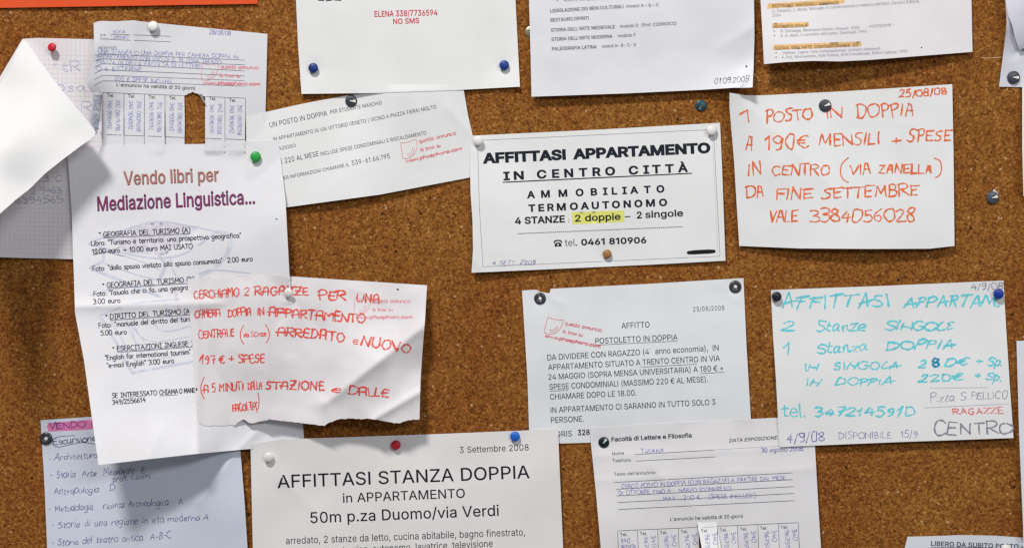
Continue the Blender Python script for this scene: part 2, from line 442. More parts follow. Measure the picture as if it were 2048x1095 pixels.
def catmull(p, k=5):
    if len(p) < 3: return p
    out = []
    q = [p[0]] + list(p) + [p[-1]]
    for i in range(1, len(q) - 2):
        a, b, c, d = q[i - 1], q[i], q[i + 1], q[i + 2]
        for j in range(k):
            t = j / k
            out.append(tuple(0.5 * (2 * b[m] + (c[m] - a[m]) * t + (2 * a[m] - 5 * b[m] + 4 * c[m] - d[m]) * t * t + (3 * b[m] - a[m] - 3 * c[m] + d[m]) * t ** 3) for m in (0, 1)))
    out.append(p[-1])
    return out

HANDS = {}
def _hand(name, ch, adv, *st):
    old = G.get(ch); _g(ch, adv, *st); HANDS.setdefault(name, {})[ch] = G[ch]
    if old: G[ch] = old
# the red pen: round-topped A, bars that run out to the left, square C
_hand('red', 'A', 7.6, 'S0.6,0 0.9,5 1.6,9.2 4,9.9 6,9 6.4,5 6.6,0', 'L-1.2,4.2 6.8,4.6')
_hand('red', 'E', 6.4, 'S5.8,9.6 3,10 1.2,9.4 0.9,5 1.2,0.8 3,0 6,0.3', 'L-0.6,5.2 5.2,5.4')
_hand('red', 'R', 7.0, 'L0.8,0 0.9,9.6', 'S-0.4,9.4 3,10.2 5.8,9.2 5.6,6.4 1,5', 'L1.6,5.2 6.6,0')
_hand('red', 'P', 6.8, 'L1,0 1.1,9.6', 'S-0.9,9 3,10.2 6,9 5.6,5.8 -0.8,4.8')
_hand('red', 'D', 7.6, 'L1,0.4 1,9.6', 'S0,9.6 4,9.8 6.8,7 6.6,2.8 3.6,0.2 -0.2,0.3')
_hand('red', 'N', 7.4, 'L0.9,0 0.9,9.8', 'L0.9,9.8 6.2,0.4', 'L6.2,0.4 6.4,10')
_hand('red', 'T', 7.2, 'L-0.4,9.6 7.2,9.8', 'L3.4,9.8 3.3,0')
_hand('red', 'Z', 7.2, 'L0.4,9.6 6.4,9.8', 'L6.4,9.8 0.4,0.4', 'L0.4,0.4 7.2,0.2', 'L1.2,5 5.6,5.2')
_hand('red', 'M', 8.8, 'L0.7,0 0.9,9.6', 'L0.9,9.6 4.2,5', 'L4.2,5 7.4,9.8', 'L7.4,9.8 7.6,0')
_hand('red', '7', 6.4, 'L0.2,9.6 5.6,9.8', 'L5.6,9.8 4.6,0', 'L3,5 6.6,5.2')
_hand('red', '1', 5.4, 'L-0.6,2.6 3.2,9.8', 'L3.2,9.8 3.4,0')
# the turquoise felt-pen: slanting, open, narrow-legged
_hand('felt', 'A', 7.0, 'L0.2,-0.4 3.6,9.8', 'L3.7,9.8 5.4,0.4', 'L0.9,3.2 7,4.2')
_hand('felt', 'N', 7.4, 'L0.6,0 1.5,9.6', 'L1.2,6.4 5.6,3.6', 'L6.8,10 5.6,-0.2')
_hand('felt', 'F', 6.6, 'L1.6,9.4 1,-0.6', 'L-0.4,8.2 5.8,9.8', 'L1.2,5 4.8,5.8')
_hand('felt', 'E', 6.0, 'S5.4,9 2.6,9.8 1.2,7.4 3,5.4 1,3.4 1.4,0.6 5,0.8')
_hand('felt', 'L', 5.4, 'S3.4,9.6 1.6,6 0.8,1 2.4,0 5.2,1.2')
_hand('felt', 'P', 6.2, 'L1.6,9.4 0.6,-0.4', 'S0.6,8.8 4,10 5.6,8 4.2,5.4 1,4.6')
_hand('felt', 'R', 6.6, 'L1.4,9.6 0.6,0', 'S0.4,8.8 3.8,10.2 5.4,8.2 4,5.8 1,5', 'L2.2,5.2 5.6,-0.4')
_hand('felt', '0', 6.7, 'S1.2,9.2 0.9,5 1.4,0.8 3.6,0.2 5.8,2.6 5.6,7 3.6,9.6 0.6,9')
_hand('felt', 'T', 7.0, 'L-0.2,8.8 6.8,10.2', 'L3.4,9.6 2.6,-0.4')
_hand('felt', '1', 4.6, 'L0.3,6.2 3,10', 'L3,10 2.4,-0.4')
_hand('felt', 'a', 6.4, 'S4.9,5.4 2.8,6.4 0.7,4.2 1.2,0.6 3,0.4 4.8,3.4', 'S4.9,5.6 4.8,1 6.4,0.6')
_hand('felt', 'n', 6.2, 'S0.6,5.6 1.2,3 1,0', 'S1,2.6 2.4,5.8 4,5.4 4.4,2 5.4,0.2 6.4,1')
# the orange felt-pen
_hand('orange', 'A', 7.0, 'L0.6,-0.4 2.6,9.6', 'L2.6,9.6 4.4,9.4 6,0', 'L1.2,4.2 5.8,4.0')
_hand('orange', 'E', 6.4, 'L1,9.6 1.1,0.2', 'L0.8,9.4 6.4,9.9', 'L1,5.2 4.8,5.5', 'L1,0.3 5.6,0.6')
_hand('orange', 'R', 6.8, 'L1,9.4 1,-0.3', 'S0.2,9.4 3.4,10.3 5.4,8.6 4,5.8 1,5.2', 'L2.2,5.2 6.4,0.2')
_hand('orange', 'P', 6.2, 'L1,9.2 1.3,-0.6', 'S0.2,9 3.6,10.2 5.4,8.2 4,5.4 1,4.8')
_hand('orange', 'S', 6.3, 'S6.2,9.4 3.6,10 1.4,8.6 2.2,6.2 4.6,4.4 4.4,1.4 2.2,0.1 0.2,0.8')
_hand('orange', 'O', 8.2, 'S3.4,9.8 1.4,8.2 0.7,4.6 1.8,0.9 4.4,0.2 7,2.6 7.2,6.8 5.4,9.6 2.8,9.4')
_hand('orange', 'D', 7.6, 'L1.2,9.4 0.8,0.2', 'S0.2,9.2 4,9.8 6.8,6.8 6.2,2.4 3.2,0 0.1,0.4')
def lay(text, u0, v0, u1, v1, cap, jit=0.0, slant=0.0, hand=None):
    """strokes of a line of writing fitted between two ends of its baseline"""
    adv = sum((HANDS.get(hand, {}).get(c) or G[c])[0] for c in text); last = 0.8
    L = math.hypot(u1 - u0, v1 - v0); kx = L / (adv - last); ky = cap / 10.0
    dx, dy = (u1 - u0) / L, (v1 - v0) / L
    ux, uy = dy, -dx
    out = []; x = 0.0
    rnd = random.Random(hash_text(text) + int(u0 * 7 + v0))
    drift = 0.0
    own = HANDS.get(hand, {})
    for ch in text:
        w, strokes = own.get(ch) or G[ch]
        drift = drift * 0.6 + rnd.uniform(-0.45, 0.45) * jit
        ang = rnd.uniform(-0.10, 0.10) * jit; sx = 1 + rnd.uniform(-0.15, 0.15) * jit; sy = 1 + rnd.uniform(-0.14, 0.14) * jit
        for kind, pts in strokes:
            q_ = 0.46 if cap > 12 else 0.3
            pp = [(a + rnd.uniform(-q_, q_) * jit, b + rnd.uniform(-q_, q_) * jit) for a, b in pts]
            if kind == 'S':
                pp = catmull(pp, 4 if cap < 12 else 6)
            elif jit and len(pp) == 2:   # a hand never draws a dead straight line
                (a0, b0), (a1, b1) = pp
                mx, my = (a0 + a1) / 2 + rnd.uniform(-.3, .3) * jit, (b0 + b1) / 2 + rnd.uniform(-.22, .22) * jit
                pp = catmull([pp[0], (mx, my), pp[1]], 4)
            res = []
            for a, b in pp:
                a2 = (a - w / 2) * sx; b2 = b * sy + drift
                ar, br = a2 * math.cos(ang) - (b2 - 5) * math.sin(ang), 5 + a2 * math.sin(ang) + (b2 - 5) * math.cos(ang)
                X = (ar + w / 2 + x + slant * br) * kx; Y = br * ky
                res.append((u0 + dx * X + ux * Y, v0 + dy * X + uy * Y))
            out.append(res)
        x += w
    return out

def hash_text(t):
    k = 7
    for c in t: k = (k * 31 + ord(c)) % 1000003
    return k

GLYPHS = """
A480#16,0 201,509 276,509 463,0 395,0 287,302 264,372 232,478 245,478 213,371 191,302 85,0|110,142 110,199 370,199 370,142
B456#60,0 60,509 241,509 329,491 381,442 398,374 387,320 356,286 315,267 315,262 363,245 402,203 418,136 400,67 344,18 247,0|125,57 245,57 296,63 330,80 349,105 355,137 342,184 306,218 248,231 125,231|125,285 238,285 288,296 323,326 336,372 330,403 313,429 283,446 240,452 125,452
C510#267,-7 225,-3 186,7 150,25 119,49 92,79 70,115 53,157 44,203 40,254 44,305 53,352 70,393 92,429 119,459 150,484 186,501 225,512 267,516 340,504 402,471 448,418 473,348 408,348 389,395 357,428 315,449 267,456 184,432 125,364 103,254 125,145 184,76 267,53 315,60 357,81 389,114 408,160 473,160 448,91 402,38 341,5
D502#219,0 96,0 96,57 215,57 318,81 379,149 399,255 379,361 320,428 221,452 93,452 93,509 225,509 273,505 315,495 353,478 399,441 433,391 449,351 458,306 462,255 458,205 449,159 433,119 411,83 384,54 351,31 312,14 268,3|125,509 125,0 60,0 60,509
E419#60,0 60,509 372,509 372,452 125,452 125,286 355,286 355,229 125,229 125,57 375,57 375,0
F410#60,0 60,509 369,509 369,452 125,452 125,278 346,278 346,221 125,221 125,0
G520#269,-7 225,-3 185,7 149,25 118,49 91,79 69,116 53,157 43,203 40,254 43,305 53,352 69,393 91,429 117,459 149,484 184,501 223,512 265,516 340,504 403,469 449,416 474,349 408,349 387,393 356,427 315,448 265,456 183,432 125,364 103,254 125,145 184,76 269,53 345,71 396,123 415,202 434,199 283,199 283,256 478,256 478,200 471,141 451,91 377,19
H517#60,0 60,509 125,509 125,289 392,289 392,509 457,509 457,0 392,0 392,232 125,232 125,0
I300#31,0 31,57 118,57 118,452 31,452 31,509 269,509 269,452 183,452 183,57 269,57 269,0
J396#185,-7 124,3 75,33 52,63 38,100 33,145 33,173 98,173 98,145 104,104 122,74 149,56 185,50 220,56 248,74 266,104 272,145 272,509 336,509 336,145 332,100 318,63 294,33 246,3
K467#104,145 104,216 139,261 174,303 212,344 364,509 448,509 231,276 228,276|60,0 60,509 125,509 125,334 124,225 125,193 125,0|372,0 188,259 228,309 449,0
L393#60,0 60,509 125,509 125,57 361,57 361,0
M628#60,0 60,509 152,509 277,187 287,159 299,123 311,84 322,49 307,49 318,83 330,121 342,158 352,187 476,509 568,509 568,0 504,0 504,291 504,327 505,369 506,413 507,457 513,457 498,409 482,363 467,322 456,291 342,0 286,0 170,291 159,321 145,361 129,408 112,457 119,457 120,416 121,372 122,328 122,291 122,0
N523#60,0 60,509 136,509 343,183 363,151 388,107 414,55 405,54 401,108 399,157 399,195 399,509 463,509 463,0 387,0 202,290 177,331 148,381 108,452 119,454 122,384 124,328 125,291 125,0
O533#267,-7 225,-3 186,7 150,25 119,49 92,79 70,115 53,157 44,203 40,254 44,305 53,352 70,393 92,429 119,459 150,484 186,501 225,512 267,516 309,512 348,501 384,484 415,459 442,429 464,393 480,352 490,305 493,254 490,203 480,157 464,115 442,79 415,49 384,25 348,7 309,-3|267,53 349,76 408,144 430,254 408,365 349,433 267,456 184,433 125,364 103,254 125,144 184,76
P445#60,0 60,509 235,509 332,487 390,430 409,348 390,265 332,207 235,186 109,186 109,242 233,242 297,256 333,294 344,348 333,402 297,439 232,452 125,452 125,0
Q533#245,159 313,159 369,85 384,65 468,-48 401,-48 346,27 331,46|267,-7 225,-3 186,7 150,25 119,49 92,79 70,115 53,157 44,203 40,254 44,305 53,352 70,393 92,429 119,459 150,484 186,501 225,512 267,516 309,512 348,501 384,484 415,459 442,429 464,393 480,352 490,305 493,254 490,203 480,157 464,115 442,79 415,49 384,25 348,7 309,-3|267,53 349,76 408,144 430,254 408,365 349,433 267,456 184,433 125,364 103,254 125,144 184,76
R449#60,0 60,509 236,509 333,489 390,433 409,352 390,271 333,217 236,198 96,198 96,255 234,255 298,267 334,300 345,352 334,405 298,440 233,452 125,452 125,0|353,0 230,229 303,229 428,0
S447#224,-9 128,9 64,60 38,137 104,137 123,88 166,59 224,49 286,60 329,92 346,139 342,161 332,179 296,205 245,222 184,239 86,289 60,326 52,372 75,448 138,498 227,516 316,498 377,449 401,378 337,378 326,412 302,437 225,459 167,448 129,418 115,376 119,352 131,334 169,308 212,293 264,279 312,264 359,238 395,198 408,139 386,64 323,11
T449#32,452 32,509 417,509 417,452 257,452 257,0 193,0 193,452
U517#259,-8 154,15 85,80 60,173 60,509 124,509 124,178 141,113 187,68 259,52 331,68 377,113 393,178 393,509 457,509 457,173 433,80 363,15
V480#204,0 16,509 84,509 192,206 215,137 248,31 235,31 267,138 290,206 395,509 463,509 278,0
W686#155,0 16,509 82,509 163,196 175,145 187,94 197,40 189,40 200,94 211,145 224,196 306,509 380,509 462,196 474,145 486,94 497,40 488,40 499,94 510,145 523,196 603,509 670,509 530,0 455,0 368,323 351,391 336,475 350,475 335,395 318,323 230,0
X474#18,0 217,284 217,236 29,509 104,509 178,400 204,361 223,329 243,292 232,292 252,329 272,361 298,400 374,509 446,509 259,239 259,287 456,0 382,0 292,129 268,165 250,195 230,231 244,231 225,196 206,166 182,129 91,0
Y472#203,0 203,208 16,509 91,509 192,344 222,292 250,230 224,230 251,293 280,344 381,509 455,509 268,208 268,0
Z438#42,0 42,46 273,385 306,431 341,476 348,454 285,452 223,452 40,452 40,509 397,509 397,462 169,129 134,81 97,33 90,54 152,57 214,57 399,57 399,0
a389#160,-9 94,5 48,45 30,108 43,161 78,193 125,211 178,220 234,227 265,235 273,243 276,255 276,257 267,297 240,322 196,331 149,322 118,301 100,274 41,291 79,346 133,375 194,384 239,379 286,360 322,320 337,251 337,0 277,0 277,52 272,52 252,25 215,1|170,45 228,59 263,93 276,138 276,190 270,186 259,182 231,176 200,171 175,168 134,159 103,139 95,124 92,105 102,72 130,52
b424#229,-8 172,4 138,31 118,59 112,59 112,0 53,0 53,509 114,509 114,319 118,319 137,346 171,373 229,384 313,361 370,293 390,189 370,84 313,16|220,47 279,66 316,117 328,189 316,261 280,311 220,330 161,312 125,263 113,189 125,115 162,65
c396#207,-8 117,16 56,85 34,187 56,291 117,360 207,384 260,377 305,356 340,322 362,277 303,262 290,289 270,311 242,325 207,330 173,325 145,310 108,258 96,187 108,117 145,66 207,46 243,52 271,66 292,89 304,117 363,102 341,56 306,21 261,-1
d424#195,-8 111,16 55,84 34,189 55,293 112,361 196,384 253,373 287,346 306,319 311,319 311,509 372,509 372,0 313,0 313,59 307,59 287,31 252,4|205,47 263,65 299,115 312,189 300,263 263,312 205,330 145,311 108,261 96,189 109,117 145,66
e404#212,-8 117,16 56,85 34,187 55,290 115,359 205,384 266,374 319,341 357,282 371,194 371,169 75,169 75,221 338,221 310,202 298,269 263,314 205,330 146,313 109,270 96,211 96,178 110,106 151,61 212,46 254,53 285,73 306,105 365,91 335,39 283,4
f254#228,379 228,327 6,327 6,379|81,0 81,432 96,486 135,519 187,530 222,527 243,521 227,468 215,472 195,474 171,470 154,460 145,443 142,419 142,0
g425#207,-151 134,-140 82,-110 51,-69 101,-41 122,-66 154,-88 207,-97 282,-75 304,-47 311,-6 311,68 306,68 287,41 252,16 195,5 113,27 55,90 34,191 55,293 112,361 196,384 253,373 288,346 308,319 313,319 313,379 372,379 372,-9 350,-90 291,-136|205,59 264,75 300,121 312,193 300,264 264,312 205,330 145,312 109,262 96,193 109,123 145,76
h410#114,227 114,0 53,0 53,509 114,509 114,287 102,287 124,332 152,362 227,384 295,369 341,321 357,240 357,0 296,0 296,235 290,275 273,304 246,323 210,329 161,317 126,283
i167#53,0 53,379 114,379 114,0|84,443 67,446 54,455 44,468 41,483 44,499 54,512 67,521 84,524 100,521 114,512 123,499 126,483 123,468 114,455 100,446
j167#53,379 114,379 114,-30 102,-90 65,-129 4,-143 -10,-143 -10,-87 2,-87 25,-83 40,-72 50,-54 53,-29|83,443 67,446 53,455 44,468 41,483 44,499 53,512 67,521 83,524 100,521 114,512 123,499 126,483 123,468 114,455 100,446
k381#110,137 110,212 121,212 284,379 360,379 184,199 177,199|53,0 53,509 114,509 114,0|294,0 148,186 191,229 372,0
l189#139,-2 101,3 74,20 58,47 53,84 53,509 114,509 114,99 115,77 120,62 130,54 146,52 160,53 170,54 181,3 162,-1
m610#53,0 53,379 112,379 112,295 108,295 132,346 172,376 219,386 257,380 287,361 321,295 312,295 337,343 381,375 437,386 497,372 541,328 557,255 557,0 496,0 496,254 490,289 473,313 419,330 374,320 345,290 335,247 335,0 274,0 274,260 269,288 253,311 229,326 199,330 158,320 126,289 114,238 114,0
n410#114,227 114,0 53,0 53,379 112,379 112,287 102,287 124,332 152,362 227,384 295,369 341,321 357,240 357,0 296,0 296,235 290,275 273,304 246,323 210,329 161,317 126,283
o415#207,-8 117,16 56,85 34,187 56,291 117,360 207,384 299,360 359,291 381,187 359,85 299,16|207,46 270,66 307,117 319,187 307,258 270,310 242,325 207,330 173,325 145,310 108,258 96,187 108,117 145,66
p424#53,-143 53,379 112,379 112,319 118,319 137,346 171,373 229,384 313,361 370,293 390,189 370,84 313,16 229,-8 173,4 138,31 118,59 114,59 114,-143|220,47 279,66 316,117 328,189 316,261 280,311 220,330 161,312 125,263 113,189 125,115 162,65
q424#372,-143 311,-143 311,59 306,59 287,31 252,4 195,-8 111,16 55,84 34,189 55,293 112,361 196,384 253,373 287,346 307,319 313,319 313,379 372,379|205,47 263,65 299,115 312,189 300,263 263,312 205,330 145,311 108,261 96,189 109,117 145,66
r259#53,0 53,379 112,379 112,321 115,321 152,367 213,385 229,384 243,384 243,322 239,323 230,324 207,326 159,315 126,284 114,237 114,0
s365#182,-8 112,3 62,38 36,94 94,107 105,79 124,60 181,45 244,62 262,81 268,103 265,121 254,136 212,155 149,170 72,208 53,237 47,274 65,332 115,370 187,384 254,372 299,339 324,290 268,277 243,316 219,328 187,333 131,317 114,299 109,277 112,258 124,243 172,223 229,209 306,171 325,142 331,107 312,47 260,6
t227#204,379 204,327 6,327 6,379|65,471 126,471 126,98 128,76 136,61 150,53 170,50 185,51 202,54 213,2 192,-3 168,-4 125,2 92,21 72,52 65,93
u410#182,-5 115,11 69,59 53,139 53,379 114,379 114,144 119,105 137,75 164,56 200,50 249,62 283,97 296,153 296,379 357,379 357,0 298,0 298,92 307,92 286,47 257,17
v389#163,0 17,379 84,379 165,155 187,87 206,21 184,21 203,87 224,155 305,379 371,379 226,0
w567#138,0 23,379 87,379 133,214 154,137 175,41 165,41 186,135 206,214 252,379 316,379 362,214 382,136 402,41 391,41 413,135 434,214 480,379 545,379 429,0 368,0 319,172 305,225 291,280 277,338 291,338 277,280 263,225 248,172 199,0
x379#21,0 171,218 171,171 29,379 100,379 147,306 179,253 207,206 175,206 202,253 233,306 282,379 352,379 209,169 209,214 358,0 287,0 231,85 200,136 173,182 205,182 178,136 148,85 91,0
y389#47,-139 61,-86 71,-87 104,-89 130,-74 151,-36 163,-1 17,379 84,379 165,155 187,87 206,21 184,21 202,87 224,155 305,379 371,379 204,-58 177,-107 139,-136 91,-145 65,-143
z380#42,0 42,46 254,320 254,323 48,323 48,379 333,379 333,331 126,60 126,56 339,56 339,0
0453#227,-7 174,1 130,24 95,62 69,113 48,254 69,395 95,447 130,484 174,508 227,516 279,508 323,484 358,447 384,395 405,254 384,113 359,62 323,24 279,1|227,50 261,56 290,74 330,144 344,254 330,365 290,435 261,453 227,460 192,453 163,435 123,365 109,254 123,144 163,74 192,56
1453#76,0 76,55 391,55 391,0|276,509 276,0 212,0 212,448 209,448 86,358 86,427 198,509
2453#64,0 64,47 234,229 282,282 311,327 320,371 308,419 273,449 224,460 172,447 139,413 127,362 66,362 86,442 143,496 225,516 306,497 361,445 381,372 371,318 336,259 267,180 153,60 153,57 389,57 389,0
3453#218,-7 133,10 70,57 44,132 109,132 126,87 165,59 219,50 275,61 315,93 329,145 316,196 275,234 201,248 157,248 157,299 288,448 288,452 70,452 70,509 372,509 372,461 211,278 211,289 308,276 371,222 393,145 370,66 309,12
4453#40,105 40,158 247,509 311,509 109,166 109,163 413,163 413,105|282,0 282,121 282,146 282,318 343,318 343,0
5453#221,-7 140,11 83,60 60,130 122,130 138,89 173,60 221,50 276,64 314,104 328,162 314,221 275,262 218,277 167,268 128,246 67,253 96,509 366,509 366,452 151,452 134,301 136,301 178,325 229,334 294,321 345,285 379,231 391,163 369,76 309,15
6453#226,-7 142,15 84,74 64,162 80,239 137,340 252,509 322,509 151,261 145,261 165,288 196,307 235,314 316,295 370,240 389,157 368,73 310,14|226,48 279,63 314,101 327,157 314,213 279,251 226,265 174,252 138,214 125,158 138,102 174,63
7453#97,0 323,448 323,452 62,452 62,509 391,509 391,449 165,0
8453#226,-7 136,11 74,62 52,135 65,195 101,241 153,265 153,267 119,282 93,308 70,380 90,450 146,498 226,516 306,498 361,450 382,380 359,308 333,282 300,267 300,265 351,241 387,195 401,135 378,62 317,11|226,49 285,60 323,91 337,139 322,189 283,223 226,235 169,223 130,189 115,139 129,91 167,60|226,290 274,300 307,330 319,376 308,420 275,449 226,460 177,449 145,420 133,376 145,330 178,300
9453#226,516 310,494 368,434 389,347 373,270 315,168 200,0 130,0 301,248 307,248 287,221 257,202 218,195 137,214 83,269 64,352 85,436 143,494|226,460 174,446 138,407 125,352 138,295 174,257 226,243 279,257 314,295 327,350 314,407 279,446
.188#95,-4 78,-1 63,9 53,24 50,41 53,59 63,73 78,83 95,87 113,83 128,73 138,59 141,41 138,24 128,9 113,-1
,188#38,-119 68,71 137,71 84,-119
:188#95,-4 78,-1 63,9 53,24 50,41 53,59 63,73 78,83 95,87 113,83 128,73 138,59 141,41 138,24 128,9 113,-1|95,271 78,274 63,284 53,299 50,316 53,334 63,349 78,359 95,362 113,359 128,349 138,334 141,316 138,299 128,284 113,274
;188#38,-119 68,71 137,71 84,-119|103,271 86,274 71,284 61,299 58,316 61,334 71,349 86,359 103,362 121,359 136,349 146,334 149,316 146,299 136,284 121,274
'206#78,318 70,509 136,509 128,318
"321#78,318 70,509 136,509 128,318|193,318 185,509 250,509 243,318
/249#235,533 71,-76 14,-76 178,533
-453#337,244 337,188 114,188 114,244
(273#89,207 101,324 132,441 177,539 236,539 191,428 161,313 151,207 160,115 188,16 236,-96 177,-96 111,55
)273#37,-96 86,18 113,116 122,207 112,313 82,428 37,539 97,539 142,441 173,323 184,207 161,53 97,-96
+453#198,34 198,364 255,364 255,34|61,172 61,226 391,226 391,172
à389#160,-9 94,5 48,45 30,108 43,161 78,193 125,211 178,220 234,227 265,235 273,243 276,255 276,257 267,297 240,322 196,331 149,322 118,301 100,274 41,291 79,346 133,375 194,384 239,379 286,360 322,320 337,251 337,0 277,0 277,52 272,52 252,25 215,1|170,45 228,59 263,93 276,138 276,190 270,186 259,182 231,176 200,171 175,168 134,159 103,139 95,124 92,105 102,72 130,52|165,429 99,529 168,529 215,429
À480#16,0 201,509 276,509 463,0 395,0 287,302 264,372 232,478 245,478 213,371 191,302 85,0|110,142 110,199 370,199 370,142|216,558 150,659 218,659 266,558
€464#364,329 341,279 16,279 34,329|321,229 298,179 16,179 34,229|423,463 398,409 366,433 329,450 288,456 213,433 161,365 141,254 161,144 213,76 288,53 329,59 365,74 396,96 422,43 361,6 288,-7 230,1 179,25 137,63 105,115 90,156 81,203 78,254 81,305 90,352 105,393 137,445 179,484 230,508 288,516 361,502
°316#158,283 101,298 59,340 43,397 59,455 101,497 158,513 216,497 257,455 273,397 257,340 216,298|158,334 190,343 213,366 222,397 213,430 190,453 158,462 126,453 103,430 95,397 103,366 126,343
–350#350,244 350,188 0,188 0,244
•389#194,93 139,107 100,147 85,202 100,257 139,296 194,311 249,296 289,257 304,202 289,147 249,107
"""
# ------------------------------------------------------------------ printed type: outlines of a plain sans, drawn as polygons
TEXTS = []
OUT = {}
for _ln in GLYPHS.strip('\n').split('\n'):
    _a, _b = _ln[1:].split('#')
    OUT[_ln[0]] = (int(_a), [[tuple(int(k) for k in p.split(',')) for p in q.split(' ')] for q in _b.split('|')])
CAPH = max(p[1] for p in OUT['H'][1][0])
OUT[' '] = (205, [])
OUT['\u0131'] = OUT['I']
OUT['I'] = (185, [[(60, 0), (125, 0), (125, 509), (60, 509)]])
OUT['l'] = (167, [[(53, 0), (114, 0), (114, 509), (53, 509)]])
OUT['1'] = (330, [[(236, 509), (236, 0), (172, 0), (172, 448), (169, 448), (46, 358), (46, 427), (158, 509)]])
OUT['\u00b0'] = (180, [[(60, 509), (120, 509), (120, 450), (60, 450)]])
def shift_outline(poly, d, sgn):
    n = len(poly); out = []
    for i in range(n):
        a, b, c = poly[i - 1], poly[i], poly[(i + 1) % n]
        e1 = (b[0] - a[0], b[1] - a[1]); e2 = (c[0] - b[0], c[1] - b[1])
        l1 = math.hypot(*e1) or 1; l2 = math.hypot(*e2) or 1
        n1 = (e1[1] / l1, -e1[0] / l1); n2 = (e2[1] / l2, -e2[0] / l2)
        m = (n1[0] + n2[0], n1[1] + n2[1]); q = m[0] ** 2 + m[1] ** 2
        if q < 0.5: m = n1; k = 1.0
        else: k = 2.0 / q
        k = min(k, 1.5)
        out.append((b[0] + m[0] * k * d * sgn, b[1] + m[1] * k * d * sgn))
    return out
_gm = {}
def glyph_mesh(ch, bold, step):
    key = (ch, round(bold, 4), step)
    if key in _gm: return _gm[key]
    adv, polys = OUT[ch]
    area2 = lambda p: sum(p[i - 1][0] * p[i][1] - p[i][0] * p[i - 1][1] for i in range(len(p)))
    if polys:
        sgn = 1 if area2(max(polys, key=lambda p: abs(area2(p)))) > 0 else -1
        if bold: polys = [shift_outline(p, bold * 1000 * .7, sgn) for p in polys]
        pts, edges = [], []
        for p in polys:
            if step: p = densify(p, step)
            o = len(pts); pts += p; edges += [(o + i, o + (i + 1) % len(p)) for i in range(len(p))]
        r = delaunay_2d_cdt([Vector(p) for p in pts], edges, [], 0, 1e-4)
        V = [(p.x, p.y) for p in r[0]]; T = [tuple(f) for f in r[2]]
        cen = np.array([[sum(V[i][0] for i in t) / 3, sum(V[i][1] for i in t) / 3] for t in T])
        cnt = np.zeros(len(T), int)
        for p in polys: cnt += winding(p, cen[:, 0], cen[:, 1])
        T = [t for t, k in zip(T, cnt) if k]
    else: V, T = [], []
    _gm[key] = (adv, V, T)
    return _gm[key]

def flush_texts():
    for (s, text, u0, v0, u1, v1, cap, rgb, bold, it, sp, name, off) in TEXTS:
        step = 0 if cap < 13 else CAPH * 6.0 / cap
        step = round(step / 40) * 40 or 0
        gl = []; x = 0.0
        for ch in text:
            adv, V, T = glyph_mesh(ch, bold, step)
            gl.append((x, V, T)); x += adv * sp
        xs = [gx + p[0] for gx, V, T in gl for p in V]
        x0, x1 = min(xs), max(xs)
        L = math.hypot(u1 - u0, v1 - v0); dx, dy = (u1 - u0) / L, (v1 - v0) / L; ux, uy = dy, -dx
        kx = L / (x1 - x0); ky = cap / (CAPH + bold * 1400)
        verts, faces = [], []
        for gx, V, T in gl:
            o = len(verts)
            for px, py in V:
                X = (px + gx - x0) * kx + it * py * ky; Y = py * ky
                verts.append(s.on(u0 + dx * X + ux * Y, v0 + dy * X + uy * Y, off))
            faces += [(a + o, b + o, c + o) for a, b, c in T]
        mesh_obj(name, verts, faces, ink(rgb), s.root, False)
